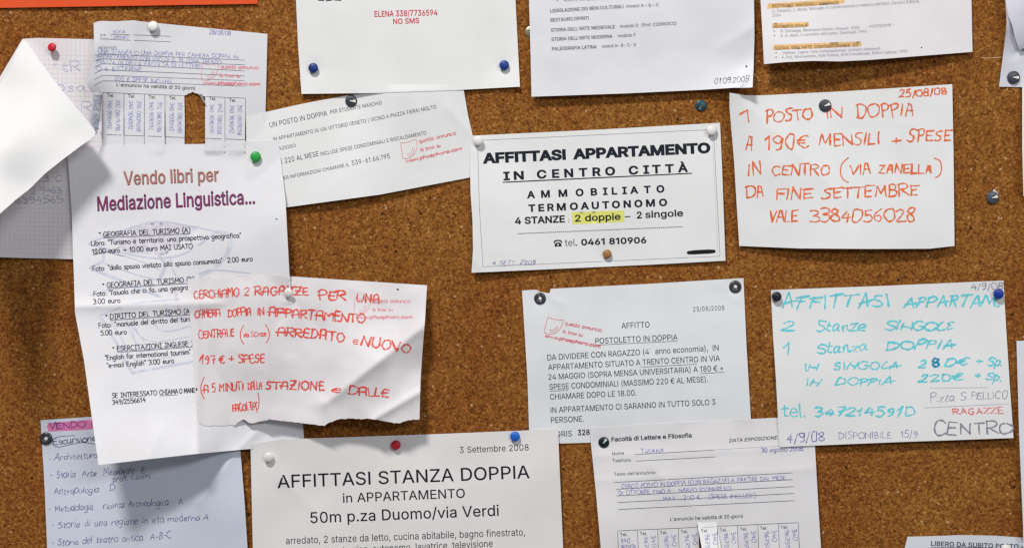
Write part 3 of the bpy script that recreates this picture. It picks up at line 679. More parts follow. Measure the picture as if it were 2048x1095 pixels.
# ------------------------------------------------------------------ the cork board
def cork():
    m, nt, N, L, b = nodes_of("cork")
    tc = N.new('ShaderNodeTexCoord')
    def noise_(sc, det, rough=0.6):
        n = N.new('ShaderNodeTexNoise'); n.inputs['Scale'].default_value = sc
        n.inputs['Detail'].default_value = det; n.inputs['Roughness'].default_value = rough
        L.new(tc.outputs['Object'], n.inputs['Vector']); return n
    # warp so that the granules are torn shavings, not cells
    w = noise_(300, 3)
    vm = N.new('ShaderNodeVectorMath'); vm.operation = 'MULTIPLY_ADD'
    vm.inputs[1].default_value = (0.0022, 0.0022, 0.0022)
    L.new(w.outputs['Color'], vm.inputs[0]); L.new(tc.outputs['Object'], vm.inputs[2])
    v = N.new('ShaderNodeTexVoronoi'); v.inputs['Scale'].default_value = 660; v.inputs['Randomness'].default_value = 1
    L.new(vm.outputs[0], v.inputs['Vector'])
    sep = N.new('ShaderNodeSeparateColor'); L.new(v.outputs['Color'], sep.inputs[0])
    v2 = N.new('ShaderNodeTexVoronoi'); v2.inputs['Scale'].default_value = 1150
    L.new(vm.outputs[0], v2.inputs['Vector'])
    sep2 = N.new('ShaderNodeSeparateColor'); L.new(v2.outputs['Color'], sep2.inputs[0])
    add = N.new('ShaderNodeMath'); add.operation = 'MULTIPLY_ADD'; add.inputs[1].default_value = 0.5
    L.new(sep.outputs[0], add.inputs[0])
    half = N.new('ShaderNodeMath'); half.operation = 'MULTIPLY'; half.inputs[1].default_value = 0.5
    L.new(sep2.outputs[1], half.inputs[0]); L.new(half.outputs[0], add.inputs[2])
    ramp = N.new('ShaderNodeValToRGB'); e = ramp.color_ramp.elements
    e[0].position = 0.0; e[0].color = (0.07, 0.025, 0.009, 1)
    e[1].position = 1.0; e[1].color = (0.66, 0.38, 0.17, 1)
    for p, c in ((0.16, (0.165, 0.055, 0.012, 1)), (0.45, (0.285, 0.112, 0.021, 1)), (0.72, (0.385, 0.168, 0.032, 1)), (0.9, (0.49, 0.235, 0.058, 1))):
        x = e.new(p); x.color = c
    L.new(add.outputs[0], ramp.inputs[0])
    # patches of redder and darker cork
    n1 = noise_(16, 6, .7); r1 = N.new('ShaderNodeMapRange'); r1.inputs[1].default_value = 0.35; r1.inputs[2].default_value = 0.7
    L.new(n1.outputs[0], r1.inputs[0])
    mx = N.new('ShaderNodeMix'); mx.data_type = 'RGBA'; mx.blend_type = 'MULTIPLY'
    mx.inputs[7].default_value = (0.80, 0.60, 0.58, 1)
    L.new(r1.outputs[0], mx.inputs[0]); L.new(ramp.outputs[0], mx.inputs[6])
    n2 = noise_(210, 2); r2 = N.new('ShaderNodeMapRange'); r2.inputs[1].default_value = 0.62; r2.inputs[2].default_value = 0.76
    L.new(n2.outputs[0], r2.inputs[0])
    mx2 = N.new('ShaderNodeMix'); mx2.data_type = 'RGBA'; mx2.blend_type = 'MULTIPLY'
    mx2.inputs[7].default_value = (0.42, 0.36, 0.40, 1)
    L.new(r2.outputs[0], mx2.inputs[0]); L.new(mx.outputs[2], mx2.inputs[6])
    # pale crumbs
    v3 = N.new('ShaderNodeTexVoronoi'); v3.inputs['Scale'].default_value = 150
    L.new(vm.outputs[0], v3.inputs['Vector'])
    sep3 = N.new('ShaderNodeSeparateColor'); L.new(v3.outputs['Color'], sep3.inputs[0])
    lt = N.new('ShaderNodeMath'); lt.operation = 'LESS_THAN'; lt.inputs[1].default_value = 0.13
    L.new(v3.outputs['Distance'], lt.inputs[0])
    gt = N.new('ShaderNodeMath'); gt.operation = 'GREATER_THAN'; gt.inputs[1].default_value = 0.72
    L.new(sep3.outputs[2], gt.inputs[0])
    an = N.new('ShaderNodeMath'); an.operation = 'MULTIPLY'; L.new(lt.outputs[0], an.inputs[0]); L.new(gt.outputs[0], an.inputs[1])
    an2 = N.new('ShaderNodeMath'); an2.operation = 'MULTIPLY'; an2.inputs[1].default_value = 0.6; L.new(an.outputs[0], an2.inputs[0])
    mx3 = N.new('ShaderNodeMix'); mx3.data_type = 'RGBA'; mx3.inputs[7].default_value = (0.72, 0.50, 0.27, 1)
    L.new(an2.outputs[0], mx3.inputs[0]); L.new(mx2.outputs[2], mx3.inputs[6])
    # old pinholes and pits
    v4 = N.new('ShaderNodeTexVoronoi'); v4.inputs['Scale'].default_value = 62
    L.new(tc.outputs['Object'], v4.inputs['Vector'])
    s4 = N.new('ShaderNodeSeparateColor'); L.new(v4.outputs['Color'], s4.inputs[0])
    l4 = N.new('ShaderNodeMath'); l4.operation = 'LESS_THAN'; l4.inputs[1].default_value = 0.062; L.new(v4.outputs['Distance'], l4.inputs[0])
    g4 = N.new('ShaderNodeMath'); g4.operation = 'GREATER_THAN'; g4.inputs[1].default_value = 0.55; L.new(s4.outputs[1], g4.inputs[0])
    a4 = N.new('ShaderNodeMath'); a4.operation = 'MULTIPLY'; L.new(l4.outputs[0], a4.inputs[0]); L.new(g4.outputs[0], a4.inputs[1])
    mx4 = N.new('ShaderNodeMix'); mx4.data_type = 'RGBA'; mx4.inputs[7].default_value = (0.03, 0.015, 0.01, 1)
    L.new(a4.outputs[0], mx4.inputs[0]); L.new(mx3.outputs[2], mx4.inputs[6])
    L.new(mx4.outputs[2], b.inputs['Base Color'])
    b.inputs['Roughness'].default_value = 0.8; b.inputs['Specular IOR Level'].default_value = 0.12
    bp = N.new('ShaderNodeBump'); bp.inputs['Distance'].default_value = 0.0007; bp.inputs['Strength'].default_value = 0.42
    L.new(add.outputs[0], bp.inputs['Height'])
    bp2 = N.new('ShaderNodeBump'); bp2.inputs['Distance'].default_value = 0.0009; bp2.inputs['Strength'].default_value = 0.5
    L.new(n2.outputs[0], bp2.inputs['Height']); L.new(bp.outputs[0], bp2.inputs['Normal'])
    L.new(bp2.outputs[0], b.inputs['Normal'])
    return m
bx, bz, bt = 0.62, 0.48, 0.012
bv = [(x, y, z) for y in (0, bt) for z in (-bz, bz) for x in (-bx, bx)]
board = mesh_obj('cork_board', bv, [(0, 1, 3, 2), (4, 6, 7, 5), (0, 4, 5, 1), (2, 3, 7, 6), (0, 2, 6, 4), (1, 5, 7, 3)], cork(), None, False)
board['kind'] = 'structure'; board['label'] = 'brown cork pin board behind all the notices'

K = (24, 26, 34); GR = (92, 92, 100); RED = (196, 40, 58); BLUE = (124, 126, 182); STAMP = (214, 96, 108); PALE = (142, 144, 190)

def stamp(s, u, v, ang, k=1.0, rgb=STAMP):
    """red rubber stamp: a smiling sheet and three lines; u,v = upper left corner"""
    a = math.radians(ang); ca, sa = math.cos(a), math.sin(a)
    T = lambda x, y: (u + (x * ca - y * sa) * k, v + (x * sa + y * ca) * k)
    st = [[T(*p) for p in catmull(q, 5)] for q in ([(2, 0), (16, 2), (34, 0)], [(2, 0), (1, 14), (0, 28)], [(34, 0), (33, 12), (29, 22), (20, 31), (8, 34), (0, 31), (0, 28)],
          [(9, 25), (18, 24), (24, 14)], [(11, 30), (21, 27), (27, 17)], [(16, 9), (17, 10)])]
    s.ribbons(st, 0.9, ink(rgb, True), 'stamp_mark', 0.1)
    for txt, x0, y0, x1, cap, w in (('questo annuncio', 38, 9, 114, 8, 1.3), ('lo trovi su', 37, 26, 78, 7.5, 1.25), ('www.phosphoro.com', 3, 41, 118, 6.5, 1.7)):
        (p, q), (r, t_) = T(x0, y0), T(x1, y0)
        s.h(txt, p, q, r, t_, cap * k, rgb, w, 0.25, 0.08, 'stamp_lettering', 0.2, off=0.1)

# ------------------------------------------------------------------ notices, the lowest first
# orange card
o1 = Sheet('orange_card', 'orange card cut off by the upper left edge of the photo', 'card',
     [(-60, 17), (200, 13), (515, 8), (516, -130), (-60, -130)], [(-60, 17, 1.2), (515, 8, 1.6), (200, 12, 2.2), (515, -130, .5), (-60, -130, .5)], rgb=(212, 76, 28), wr=0.1)

# squared note with its left half folded over
sq = Sheet('squared_note', 'squared note paper with its left side folded over, behind a red pin', 'note',
     [(45, 78), (75, 76), (240, 80), (240, 520), (60, 516), (-90, 511), (-90, 305)],
     [(45, 78, 1), (240, 80, 1), (240, 520, 1.0), (110, 98, 0.4), (-90, 511, 12), (60, 516, 3), (-90, 305, 28), (60, 300, 4)], rgb=(214, 210, 212), wr=0.4, part='front_page')
gl = [[(max(x, 46), 82 if x > 45 else 82), (x, 512)] for x in range(52, 232, 9)] + [[(30, y), (238, y + 3)] for y in range(110, 512, 9)]
gl += [[(x, 300), (x, 508)] for x in range(-80, 46, 9)]
sq.l([list(g) for g in gl], 0.55, (196, 193, 200), 'squared_ruling', True)
sq.h('+', 104, 138, 116, 136, 16, (172, 172, 205), 1.2)
sq.h('tR', 122, 144, 160, 143, 22, (160, 162, 195), 1.5)
sq.h('nosa', 88, 181, 170, 183, 18, (158, 160, 195), 1.4)
sq.h('cR', 140, 224, 184, 226, 19, (158, 160, 195), 1.4)
sq.h('2 3 C', 60, 362, 124, 363, 12, (150, 150, 172), 1.4)
sq.h('2 9463', 62, 388, 122, 386, 12, (150, 150, 172), 1.4)
sq.h('6394565', 30, 406, 124, 404, 13, (150, 150, 172), 1.4)

# printed form with a torn-off strip, upper left
F1 = [(187, 46), (200, 42), (232, 43), (265, 41), (300, 45), (535, 68), (531, 225), (527, 310), (500, 330), (206, 318), (206, 187), (196, 184), (183, 186), (174, 170), (181, 140), (186, 110), (188, 80)]
X1 = [206, 248, 289, 330, 369, 410, 450, 491]
yt = lambda x: 185 + (x - 206) * .0405
yb = lambda x: 269 + (x - 206) * .037
hole1 = [(206, 306), (206.2, yt(206)), (290, yt(290)), (369.5, yt(369)), (370.5, 190), (374.5, 190), (376, 187), (381, 186.5), (385, 183.5), (390, 186.5), (396, 187.5), (398, 190), (404, 191), (410, yt(410)), (491, yt(491)), (493, 306)]
fm = Sheet('printed_form', 'printed form with one telephone strip torn out and its left edge curling', 'form', F1,
     [(187, 46, 7), (300, 45, 2), (308, 55, 0.9), (535, 68, 1.2), (531, 225, 1.2), (500, 310, .8), (206, 300, 1.5), (176, 170, 19), (186, 110, 13), (205, 120, 6.5), (215, 170, 7), (250, 110, 2), (240, 180, 2.5), (380, 150, 1.4), (380, 250, 1.2), (206, 230, 4)],
     holes=[hole1, ], rgb=(208, 208, 212), wr=0.4, creases=[(268, 45, 262, 110, 0.8, 10)], step=6)
for _k, (_x0, _x1) in enumerate(zip(X1[:-1], X1[1:])):
    if _k == 4: continue
    fm.add('tear_strip', [(_x0 + .35, yt(_x0) + .05), (_x1 - .35, yt(_x1) + .05), (_x1 - .2 + (_k == 3) * .8, 250), (_x1 - .4, 304), (_x0 + .4, 304), (_x0 + .2, 240)], fm.ctrl, bend=(yt(_x0), (.5, .15, .7, .2, 0, .6, .25)[_k], (.2, -.2, .15, .3, 0, -.3, .2)[_k]))
# its first strip hangs loose to the left
fm.add('tear_strip', [(186, 189), (204.5, 189.5), (201, 232), (194, 268), (180, 271), (180, 240), (184, 215)],
     [(186, 187, 14), (205, 187, 6), (194, 268, 11), (180, 271, 16), (190, 230, 13)], rgb=(200, 202, 208), wr=.1)
fm.add('tear_strip', [(398, 189), (404, 187.5), (411, 206), (408, 207)], [(398, 189, 2), (411, 206, 3), (404, 188, 6), (408, 207, 3)], rgb=(236, 236, 238), wr=0, step=4, lift=1)
fm.t('me', 200, 72, 211, 72.5, 5, GR); fm.t('fono', 200, 80, 216, 81, 6, GR)
fm.l([(220, 69), (250, 69.5), (342, 73)], 1.0, GR); fm.l([(216, 79), (342, 84)], 1.0, GR)
fm.h('SOFIA', 225, 67, 251, 67, 6, PALE, 1.1); fm.h('LORENZO', 222, 77, 256, 78, 6, PALE, 1.1)
fm.h('28/08/08', 418, 69, 461, 71, 9, PALE, 1.2)
fm.t("dell'annuncio:", 197, 98, 234, 97, 5.5, GR)
for y0, y1 in ((108.5, 120.5), (118, 130), (128, 142), (140, 152), (151, 161.6), (162, 172.7)):
    k = (y0 - 100) / 60
    fm.l(catmull([(188 + 3 * (1 - k), y0 + 2 + 8 * k), (200, y0 + 3.2 * k), (214, y0), (300, y0 + (y1 - y0) * .32), (490, y1)], 5), 1.0, (98, 98, 112))
fm.h('UNA STANZA O UNA DOPPIA PER CAMERA DOPPIA IN', 196, 106, 476, 118, 8, PALE, 1.15)
fm.h('APPARTAMENTO CON USO DI G. IN ZONA TRENTO', 194, 116, 442, 128, 8, PALE, 1.15)
fm.h('PIAZZA DI DELLA FACOLTA DI LETTERE', 193, 127, 402, 137, 8, PALE, 1.15)
fm.h('O 6 ESTERNE', 192, 141, 284, 143, 8, PALE, 1.15)
fm.h('200 \u20ac SPESE INCLUSE', 228, 161, 344, 168, 8, PALE, 1.15)
fm.t("L'annuncio ha validit\u00e0 di 30 giorni", 233, 172.5, 390, 180, 7, K, .012)
fm.l([(197, 186), (206, yt(206)), (369, yt(369))], 1.0, (80, 82, 92)); fm.l([(411, yt(411)), (491, yt(491))], 1.0, (80, 82, 92))
fm.l([(206, yb(206)), (369, yb(369))], 1.0, (80, 82, 92)); fm.l([(411, yb(411)), (491, yb(491))], 1.0, (80, 82, 92))
for i, x in enumerate(X1):
    if i in (4, 5): continue
    fm.l([(x, yt(x)), (x - 0.6, yb(x))], 1.0, (86, 88, 98))
    if i < 7:
        fm.t('Tel.', x + 8, yt(x) + 8.5, x + 22, yt(x) + 9.3, 6.5, K, .012)
        fm.h('340 9090192', x + 10, yt(x) + 15, x + 9, yb(x) - 12, 8, PALE, 1.1)
        fm.h('392 0809098', x + 26, yt(x) + 14, x + 25, yb(x) - 8, 8, PALE, 1.1)
fm.t('Tel.', 418, 200, 432, 201, 6.5, K, .012)
fm.h('340 9090191', 420, 208, 419, 265, 8, PALE, 1.1); fm.h('342 080308', 436, 206, 435, 268, 8, PALE, 1.1)
fm.h('340 90901', 189, 197, 184, 262, 7, (130, 130, 165), 1.0)
fm.h('3N2 0803', 197, 200, 191, 258, 6, (130, 130, 165), 1.0)
stamp(fm, 403, 127, 1.5, 1.0, (226, 112, 128))

# slanted printed note
pd = Sheet('slanted_notice', 'slanted white notice in small black capitals under a dark slotted tack', 'notice',
     [(493, 233), (531, 224), (612, 206), (700, 190), (770, 178), (927, 178), (936, 230), (952, 300), (960, 351), (760, 389), (576, 414), (500, 425), (492, 330)],
     [(493, 233, .8), (702, 202, .6), (927, 178, 2.2), (800, 188, 4.5), (960, 351, .8), (760, 389, 4), (576, 414, 4.6), (500, 425, 3), (650, 300, 2.5), (850, 280, 2.2)],
     rgb=(219, 219, 221), wr=.5, creases=[(895, 215, 935, 262, .7, 7)])
KB = (36, 40, 48)
pd.t('UN POSTO IN DOPPIA', 540, 255, 655, 231, 10, KB); pd.t('PER STUDENTE MASCHIO', 661, 228, 764, 209, 7.5, KB)
pd.t('IN APPARTAMENTO IN VIA VITTORIO VENETO ( VICINO A PIAZZA FIERA) MOLTO', 547, 282, 873, 217, 7.5, KB)
pd.t('SPAZIOSO', 546, 303, 592, 294, 7, KB)
pd.t('\u20ac 220 AL MESE', 560, 328, 638, 312, 10, KB); pd.t('INCLUSE SPESE CONDOMINIALI E RISCALDAMENTO', 642, 311.5, 853, 269, 7.5, KB)
pd.t('PER INFORMAZIONI CHIAMARE IL', 563, 360.5, 699, 332, 7, KB); pd.t('339-61.66.195', 704, 331, 780, 316, 9.5, KB)
stamp(pd, 799, 286, -13, 1.0)

# red-lettered sheet
el = Sheet('white_notice', 'white sheet with red bold printing held by two blue pins', 'notice',
     [(588, -160), (592, 0), (596, 90), (603, 188), (760, 186), (900, 181), (1040, 173.5), (1035, 80), (1031, 0), (1024, -160)],
     [(588, -160, 1), (592, 0, 1.8), (603, 188, 3), (820, 184, 3.8), (1040, 173.5, 3.5), (1031, 0, 1.6), (1024, -160, 1), (628, 137, 1.4), (1008, 131, 1.3), (820, 60, 3)],
     rgb=(218, 218, 217), wr=.3)
el.t('ELENA 338/7736594', 749, 34, 875, 31, 12, RED, .022); el.t('NO SMS', 786.5, 48.5, 838.5, 46.5, 11, RED, .022)
el.l([[(636, 0.5), (648, 1.5)], [(652, 2), (664, 0.5)], [(668, 0), (682, 1)]], 2.2, K, 'printed_line')

# course list sheet
lg = Sheet('course_list_notice', 'white printed course list with a handwritten date and curled lower right corner', 'notice',
     [(1052, -160), (1058, 0), (1061, 100), (1063, 193.5), (1250, 187), (1400, 180), (1470, 175.5), (1486, 176), (1505, 175), (1507, 140), (1509, 70), (1508, 0), (1500, -160)],
     [(1052, -160, 1), (1058, 0, 4), (1063, 193, 5.5), (1250, 187, 5), (1400, 180, 4.5), (1505, 175, 12), (1509, 80, 4), (1500, -160, 1), (1280, 60, 5), (1470, 100, 2.0), (1492, 133, 2.0)],
     rgb=(213, 213, 218), wr=.9, creases=[(1509, 136, 1476, 180, 2.6, 5), (1440, 95, 1500, 60, .6, 12), (1492, 60, 1509, 45, .8, 10)])
lg.t('\u2022    Appunti completi', 1113, 4, 1192, 1, 6, (110, 112, 120), it=.2)
for tx, bl, br in (('LEGISLAZIONE DEI BENI CULTURALI', (1101, 25.5), (1247, 16.5)), ('RESTAURO DIPINTI', (1101, 44), (1177.5, 39.5)), ("STORIA DELL'ARTE MEDIEVALE", (1102, 64), (1230, 57)), ("STORIA DELL'ARTE MODERNA", (1103, 82.5), (1225, 76)), ('PALEOGRAFIA LATINA', (1104, 101.5), (1193.5, 97))):
    lg.t(tx, *bl, *br, 7, (24, 26, 38), .016)
for tx, bl, br in (('moduli A \u2013 B \u2013 C', (1253, 16), (1317.5, 13)), ('modulo D  (Prof. CODROICO)', (1240.5, 56), (1353, 50)), ('modulo F', (1236, 75), (1271.5, 73)), ('moduli A- B- C- D', (1204, 96), (1272, 92.5))):
    lg.t(tx, *bl, *br, 6.4, (34, 36, 48), .008)
lg.h('01.09.2008', 1428, 168, 1497, 163, 11, (52, 54, 66), 1.2, 1.0, 0.15)
lg.q([(1491, 131), (1494, 131), (1495, 134), (1492, 136)], (20, 20, 22), 'pin_hole', ink((20, 20, 22)))

# reading list with orange highlights
rs = Sheet('reading_list_notice', 'white reading list with orange highlighted headings, top right', 'notice',
     [(1516, -160), (1521, 0), (1525, 70), (1528, 128.5), (1570, 124.5), (1625, 122), (1680, 123), (1740, 120), (1945, 104), (1943, 0), (1938, -160)],
     [(1516, -160, 1), (1521, 0, 6), (1528, 128, 12), (1625, 122, 14), (1680, 123, 11), (1800, 115, 8), (1945, 104, 3.5), (1943, 0, 2.5), (1938, -160, 1), (1730, 20, 6)],
     rgb=(215, 212, 215), wr=.4)
OR = (255, 176, 116)
for a, b, c, d in ((1534, 18, 1688, 7), (1543, 57, 1617, 53.5), (1545, 100.5, 1722, 92.5)):
    h_ = 10.5
    rs.q([(a, b), (a + 2, b - h_), (c, d - h_ + 1), (c + 1, d), ((a + c) / 2, (b + d) / 2 + .8)], OR)
GL = (74, 72, 82); GM = (112, 112, 122)
rs.t('RESTAURO  MATERIALI  CARTACEI', 1544.5, 15.5, 1678, 9, 6.2, (84, 54, 38), .012)
rs.t('C. Federici, L. Rossi, Manuale di conservazione e restauro del libro, Carocci Editore,', 1545, 26, 1839, 5.5, 6, GM)
rs.t('2004', 1545.5, 34, 1561.5, 33, 5.5, GM)
rs.t('ANTROPOLOGIA', 1547, 56.5, 1608, 54.5, 6, (84, 54, 38), .012)
for y in (65, 74): rs.t('\u2022', 1547.5, y, 1550, y, 6, GL)
rs.t('N. Eldredge, Ripensare Darwin, Einaudi, 1995', 1561, 65.5, 1718, 58.5, 5.8, GM, it=.1); rs.t('- FOTOCOPIE \u2013', 1733, 57, 1789, 52.5, 5.8, GM)
rs.t("R. G. Klein, Il cammino dell'uomo, Zanichelli, 1995", 1561.5, 75, 1733, 66, 5.8, GM, it=.1)
rs.t("STORIA  DELL'ARTE  CONTEMPORANEA  (C)", 1550, 100, 1716, 93.5, 6.2, (84, 54, 38), .012)
for y in (108, 117): rs.t('\u2022', 1551, y, 1553.5, y, 6, GL)
rs.t("Vettese, Capire l'arte contemporanea, Umberto Allemandi", 1565, 109, 1760, 100, 5.8, GM)
rs.t('F. Poli, Minimalismo, Arte Povera, Arte Concettuale, Editori Laterza, 1995', 1564.5, 118, 1815, 105.5, 5.8, GM)
rs.q([(1842, 94), (1844.5, 94), (1844, 97), (1842, 96.5)], (40, 40, 44), 'pin_hole', ink((40, 40, 44)))

# sheets cut off by the right edge
uf = Sheet('edge_sheet', 'narrow strip of white sheet at the right edge below the crumpled one', 'notice',
     [(2044.5, 150), (2044.5, 300), (2047, 392), (2300, 392), (2300, 150)], [(2044, 150, 1), (2046, 300, 8), (2047, 392, 9), (2300, 392, 2), (2300, 150, 1)], rgb=(214, 214, 212), wr=.2)
cr = Sheet('crumpled_sheet', 'crumpled white sheet at the upper right edge under a dark slotted tack', 'notice',
     [(2009, -160), (2010.5, 0), (2013.5, 44), (2011, 70), (2008.5, 91), (1998, 173.5), (2048, 174.5), (2330, 176), (2330, -160)],
     [(2009, -160, 3), (2010, 0, 9), (2013.5, 44, 11), (2008, 91, 5), (1998, 173, 1.6), (2027, 155, 1.2), (2050, 175, 1.4), (2036, 60, 5), (2330, 0, 3), (2330, 176, 2), (2040, 110, 2.5)],
     rgb=(206, 206, 214), wr=1.2, wscale=60, creases=[(2012, 60, 2030, 160, 1.2, 7), (2060, 90, 2026, 110, -1.5, 6)])
cr.add('folded_corner', [(2010.5, -140), (2011, 0), (2016, 30), (2024, 50), (2030, 75), (2039, 102), (2048, 96), (2080, 100), (2200, 60), (2200, -140)],
     [(2011, -140, 9), (2011, 0, 12), (2016, 30, 12), (2024, 50, 11), (2030, 75, 9), (2039, 102, 6), (2080, 100, 7), (2060, 0, 15), (2200, 0, 14)], rgb=(208, 208, 218), wr=.8)

es = Sheet('right_edge_notice', 'white notice mostly outside the right edge beside the turquoise handwriting', 'notice',
     [(2033, 681), (2038, 860), (2046, 1050), (2048, 1200), (2380, 1195), (2370, 672)], [(2033, 681, 2), (2040, 1000, 7), (2048, 1200, 8), (2380, 1195, 1), (2370, 672, 1)], rgb=(206, 208, 216), wr=.3)

# room for rent, bottom centre-right, the lower one
af = Sheet('rental_notice', 'grey-white printed rental notice held by two ring tacks', 'notice',
     [(1044, 580.5), (1073, 578.5), (1080, 583), (1090, 584.5), (1099, 586), (1101.5, 577), (1300, 567), (1487, 555.5), (1493, 690), (1502, 840), (1505, 905), (1400, 912), (1190, 884), (1120, 886), (1059, 888), (1055, 760)],
     [(1044, 580, 1.2), (1080, 596, .7), (1487, 556, 1.6), (1470, 572, .7), (1502, 840, 1.6), (1505, 905, .8), (1059, 888, .8), (1120, 886, .8), (1190, 884, 1), (1270, 720, 2.2), (1050, 720, 1.8), (1495, 700, 3), (1400, 912, .8)],
     rgb=(214, 216, 221), wr=.6, creases=[(1095, 590, 1122, 606, .5, 6), (1440, 565, 1470, 600, .5, 10)])
KA = (56, 58, 66)
af.t('25/08/2008', 1386.5, 622.5, 1449, 619.5, 9.5, KA, sp=1.1)
for tx, a, b, c, d in (('AFFITTO', 1243, 656.5, 1299.5, 654), ('POSTOLETTO IN DOPPIA', 1191, 687, 1355.5, 679), ('DA DIVIDERE CON RAGAZZO (4\u00b0  anno economia),  IN', 1095, 720, 1437.5, 700),
        ('APPARTAMENTO SITUATO A TRENTO CENTRO IN VIA', 1096.5, 739.5, 1440, 721), ('24 MAGGIO (SOPRA MENSA UNIVERSITARIA) A 180 \u20ac +', 1097, 759, 1447, 740.5), ('SPESE CONDOMINIALI (MASSIMO 220 \u20ac AL MESE).', 1099, 778.5, 1416, 763),
        ('CHIAMARE DOPO LE 18.00.', 1100, 798.5, 1273, 790), ('IN APPARTAMENTO CI SARANNO IN TUTTO SOLO 3', 1101.5, 825, 1431, 808.5), ('PERSONE.', 1102, 845, 1168, 842)):
    af.t(tx, a, b, c, d, 11.5, KA, .004, sp=.97)
for a, b, c, d in ((1191, 689.5, 1355, 681.5), (1282, 733.5, 1394, 727.5), (1400, 746.5, 1448, 743.5), (1099, 781.5, 1137, 779.5)): af.l([(a, b), (c, d)], 1.0, KA, 'underline')
af.t('LORIS', 1104, 873.5, 1144, 871.5, 11.5, KA, .004); af.t('328', 1155.5, 869.5, 1179.5, 868.5, 11.5, (34, 36, 44), .028)
stamp(af, 1094, 633, 11, .98, (208, 84, 96))

# lined sheet, lower left
vl = Sheet('handwritten_book_list', 'bluish handwritten list with a pink highlighted heading at the lower left', 'note',
     [(81, 839.5), (190, 832), (330, 826), (472, 820), (481, 902), (489, 1000), (496, 1110), (506, 1330), (100, 1340), (95, 1110), (88, 950)],
     [(81, 839, 1.4), (92, 875, .5), (472, 820, 1), (481, 902, 2), (496, 1110, 3), (506, 1330, 1), (100, 1340, 1), (90, 1000, 2.4), (300, 1000, 4.0), (395, 960, 5.5), (440, 1010, 6.2), (250, 880, 1)],
     rgb=(196, 201, 214), wr=.4, creases=[(470, 905, 400, 1000, 2.2, 22)])
vl.q([(97, 862), (94, 852), (97, 845), (120, 843), (200, 837), (200, 856), (150, 860)], (206, 116, 164))
GB = (112, 114, 150)
vl.h('VENDO LIBRI', 99, 858, 232, 847, 12, (112, 62, 116), 1.7)
vl.h('Escursione', 106, 889, 193, 880, 12, (56, 62, 92), 1.6)
vl.l(catmull([(150, 870), (120, 872), (106, 878), (106, 888), (118, 893), (140, 888), (165, 884), (190, 887)], 6), 1.3, (76, 80, 110), 'handwritten_line', True)
for tx, a, b, c, d in (('- Architettura', 97, 921, 194, 914), ('- Storia  Arte  Medievale  E', 100, 955, 290, 945), ('prof. Lusini', 224, 962, 300, 955), ('Antropologia   D', 107, 988, 229, 980),
        ('- Metodologia   ricerca Archeologica   A', 97, 1023, 365, 1007), ('- Storia di una regione in et\u00e0 moderna A', 102, 1056, 417, 1038), ('- Storia del teatro antico  A-B-C', 102, 1091, 342, 1075)):
    vl.h(tx, a, b, c, d, 10 if tx[0] == 'p' else 13, GB, 1.35, 1.3, .12)

# books for sale
vb = Sheet('book_sale_notice', 'creased white book sale notice with a green pin and a purple heading', 'notice',
     [(135, 303), (160, 296), (260, 289), (400, 288), (470, 284), (557, 280), (571, 400), (579, 550), (595, 720), (609, 884), (540, 893), (400, 906), (300, 917), (197, 929), (186, 850), (168, 720), (150, 625), (148, 560), (143, 420)],
     [(135, 303, 5), (260, 289, 1.8), (400, 288, 1.6), (511, 314, 1.2), (557, 280, 2), (573, 440, 9.5), (579, 550, 9), (609, 884, 2), (540, 893, 2.2), (500, 895, 5), (440, 902, 12), (400, 906, 25), (300, 917, 33), (197, 929, 43), (186, 850, 34), (150, 615, 12), (143, 450, 5), (350, 450, 4), (350, 615, 7.5), (350, 760, 14), (500, 612, 4), (250, 850, 28), (350, 612, 8), (560, 870, 1.8)],
     rgb=(216, 215, 219), wr=.9, creases=[(140, 613, 600, 603, 2.6, 13), (393, 480, 395, 925, 2.0, 8), (535, 842, 470, 905, 1.2, 7), (535, 842, 556, 878, -1.0, 8), (320, 860, 300, 915, .8, 14)], step=6)
WM = (199, 202, 216)
def wm(pts, w, c=WM): vb.ribbons([catmull(pts, 5)], w, ink(c, True), 'book_illustration', .03)
vb.q([(200, 470), (310, 444), (400, 452), (330, 510), (260, 506)], (220, 214, 222), 'book_illustration', ink((212, 208, 218), True), .015)
wm([(178, 486), (240, 462), (312, 443), (380, 452), (432, 463)], 3.5); wm([(178, 488), (250, 506), (312, 516), (370, 506), (432, 464)], 4)
wm([(180, 534), (205, 522), (206, 506), (200, 492)], 5); wm([(180, 536), (240, 560), (300, 585), (320, 592)], 6); wm([(205, 524), (270, 548), (318, 560)], 3)
wm([(432, 463), (456, 470), (460, 490), (448, 516), (420, 540), (388, 556)], 9, (208, 210, 222)); wm([(318, 560), (330, 530), (318, 512)], 8, (204, 207, 220))
wm([(340, 514), (352, 552), (372, 560), (420, 540), (500, 546)], 3.5); wm([(228, 504), (290, 526), (320, 540)], 2.5); wm([(180, 590), (230, 577), (300, 570), (372, 566)], 2.5)
wm([(200, 630), (270, 606), (360, 598)], 3); wm([(200, 632), (230, 680), (262, 740), (278, 742), (385, 722)], 6, (203, 207, 221)); wm([(240, 612), (275, 690), (290, 700), (380, 684)], 5, (204, 207, 222))
wm([(262, 650), (300, 682), (380, 672)], 2.5); wm([(215, 628), (245, 680), (275, 720), (380, 705)], 2.5); wm([(350, 570), (356, 610), (376, 640)], 6, (216, 206, 214)); wm([(300, 640), (330, 662), (384, 650)], 3)
wm([(250, 618), (270, 655), (300, 700)], 2.0); wm([(330, 604), (346, 640), (384, 618)], 4, (200, 196, 222))
vb.t('Vendo libri per', 247.5, 370, 438, 362, 28, (130, 70, 82), .03, name='heading_line'); vb.t('Vendo libri per', 248.5, 369.6, 437, 361.8, 27.4, (176, 124, 106), -.006, name='heading_line', off=.12)
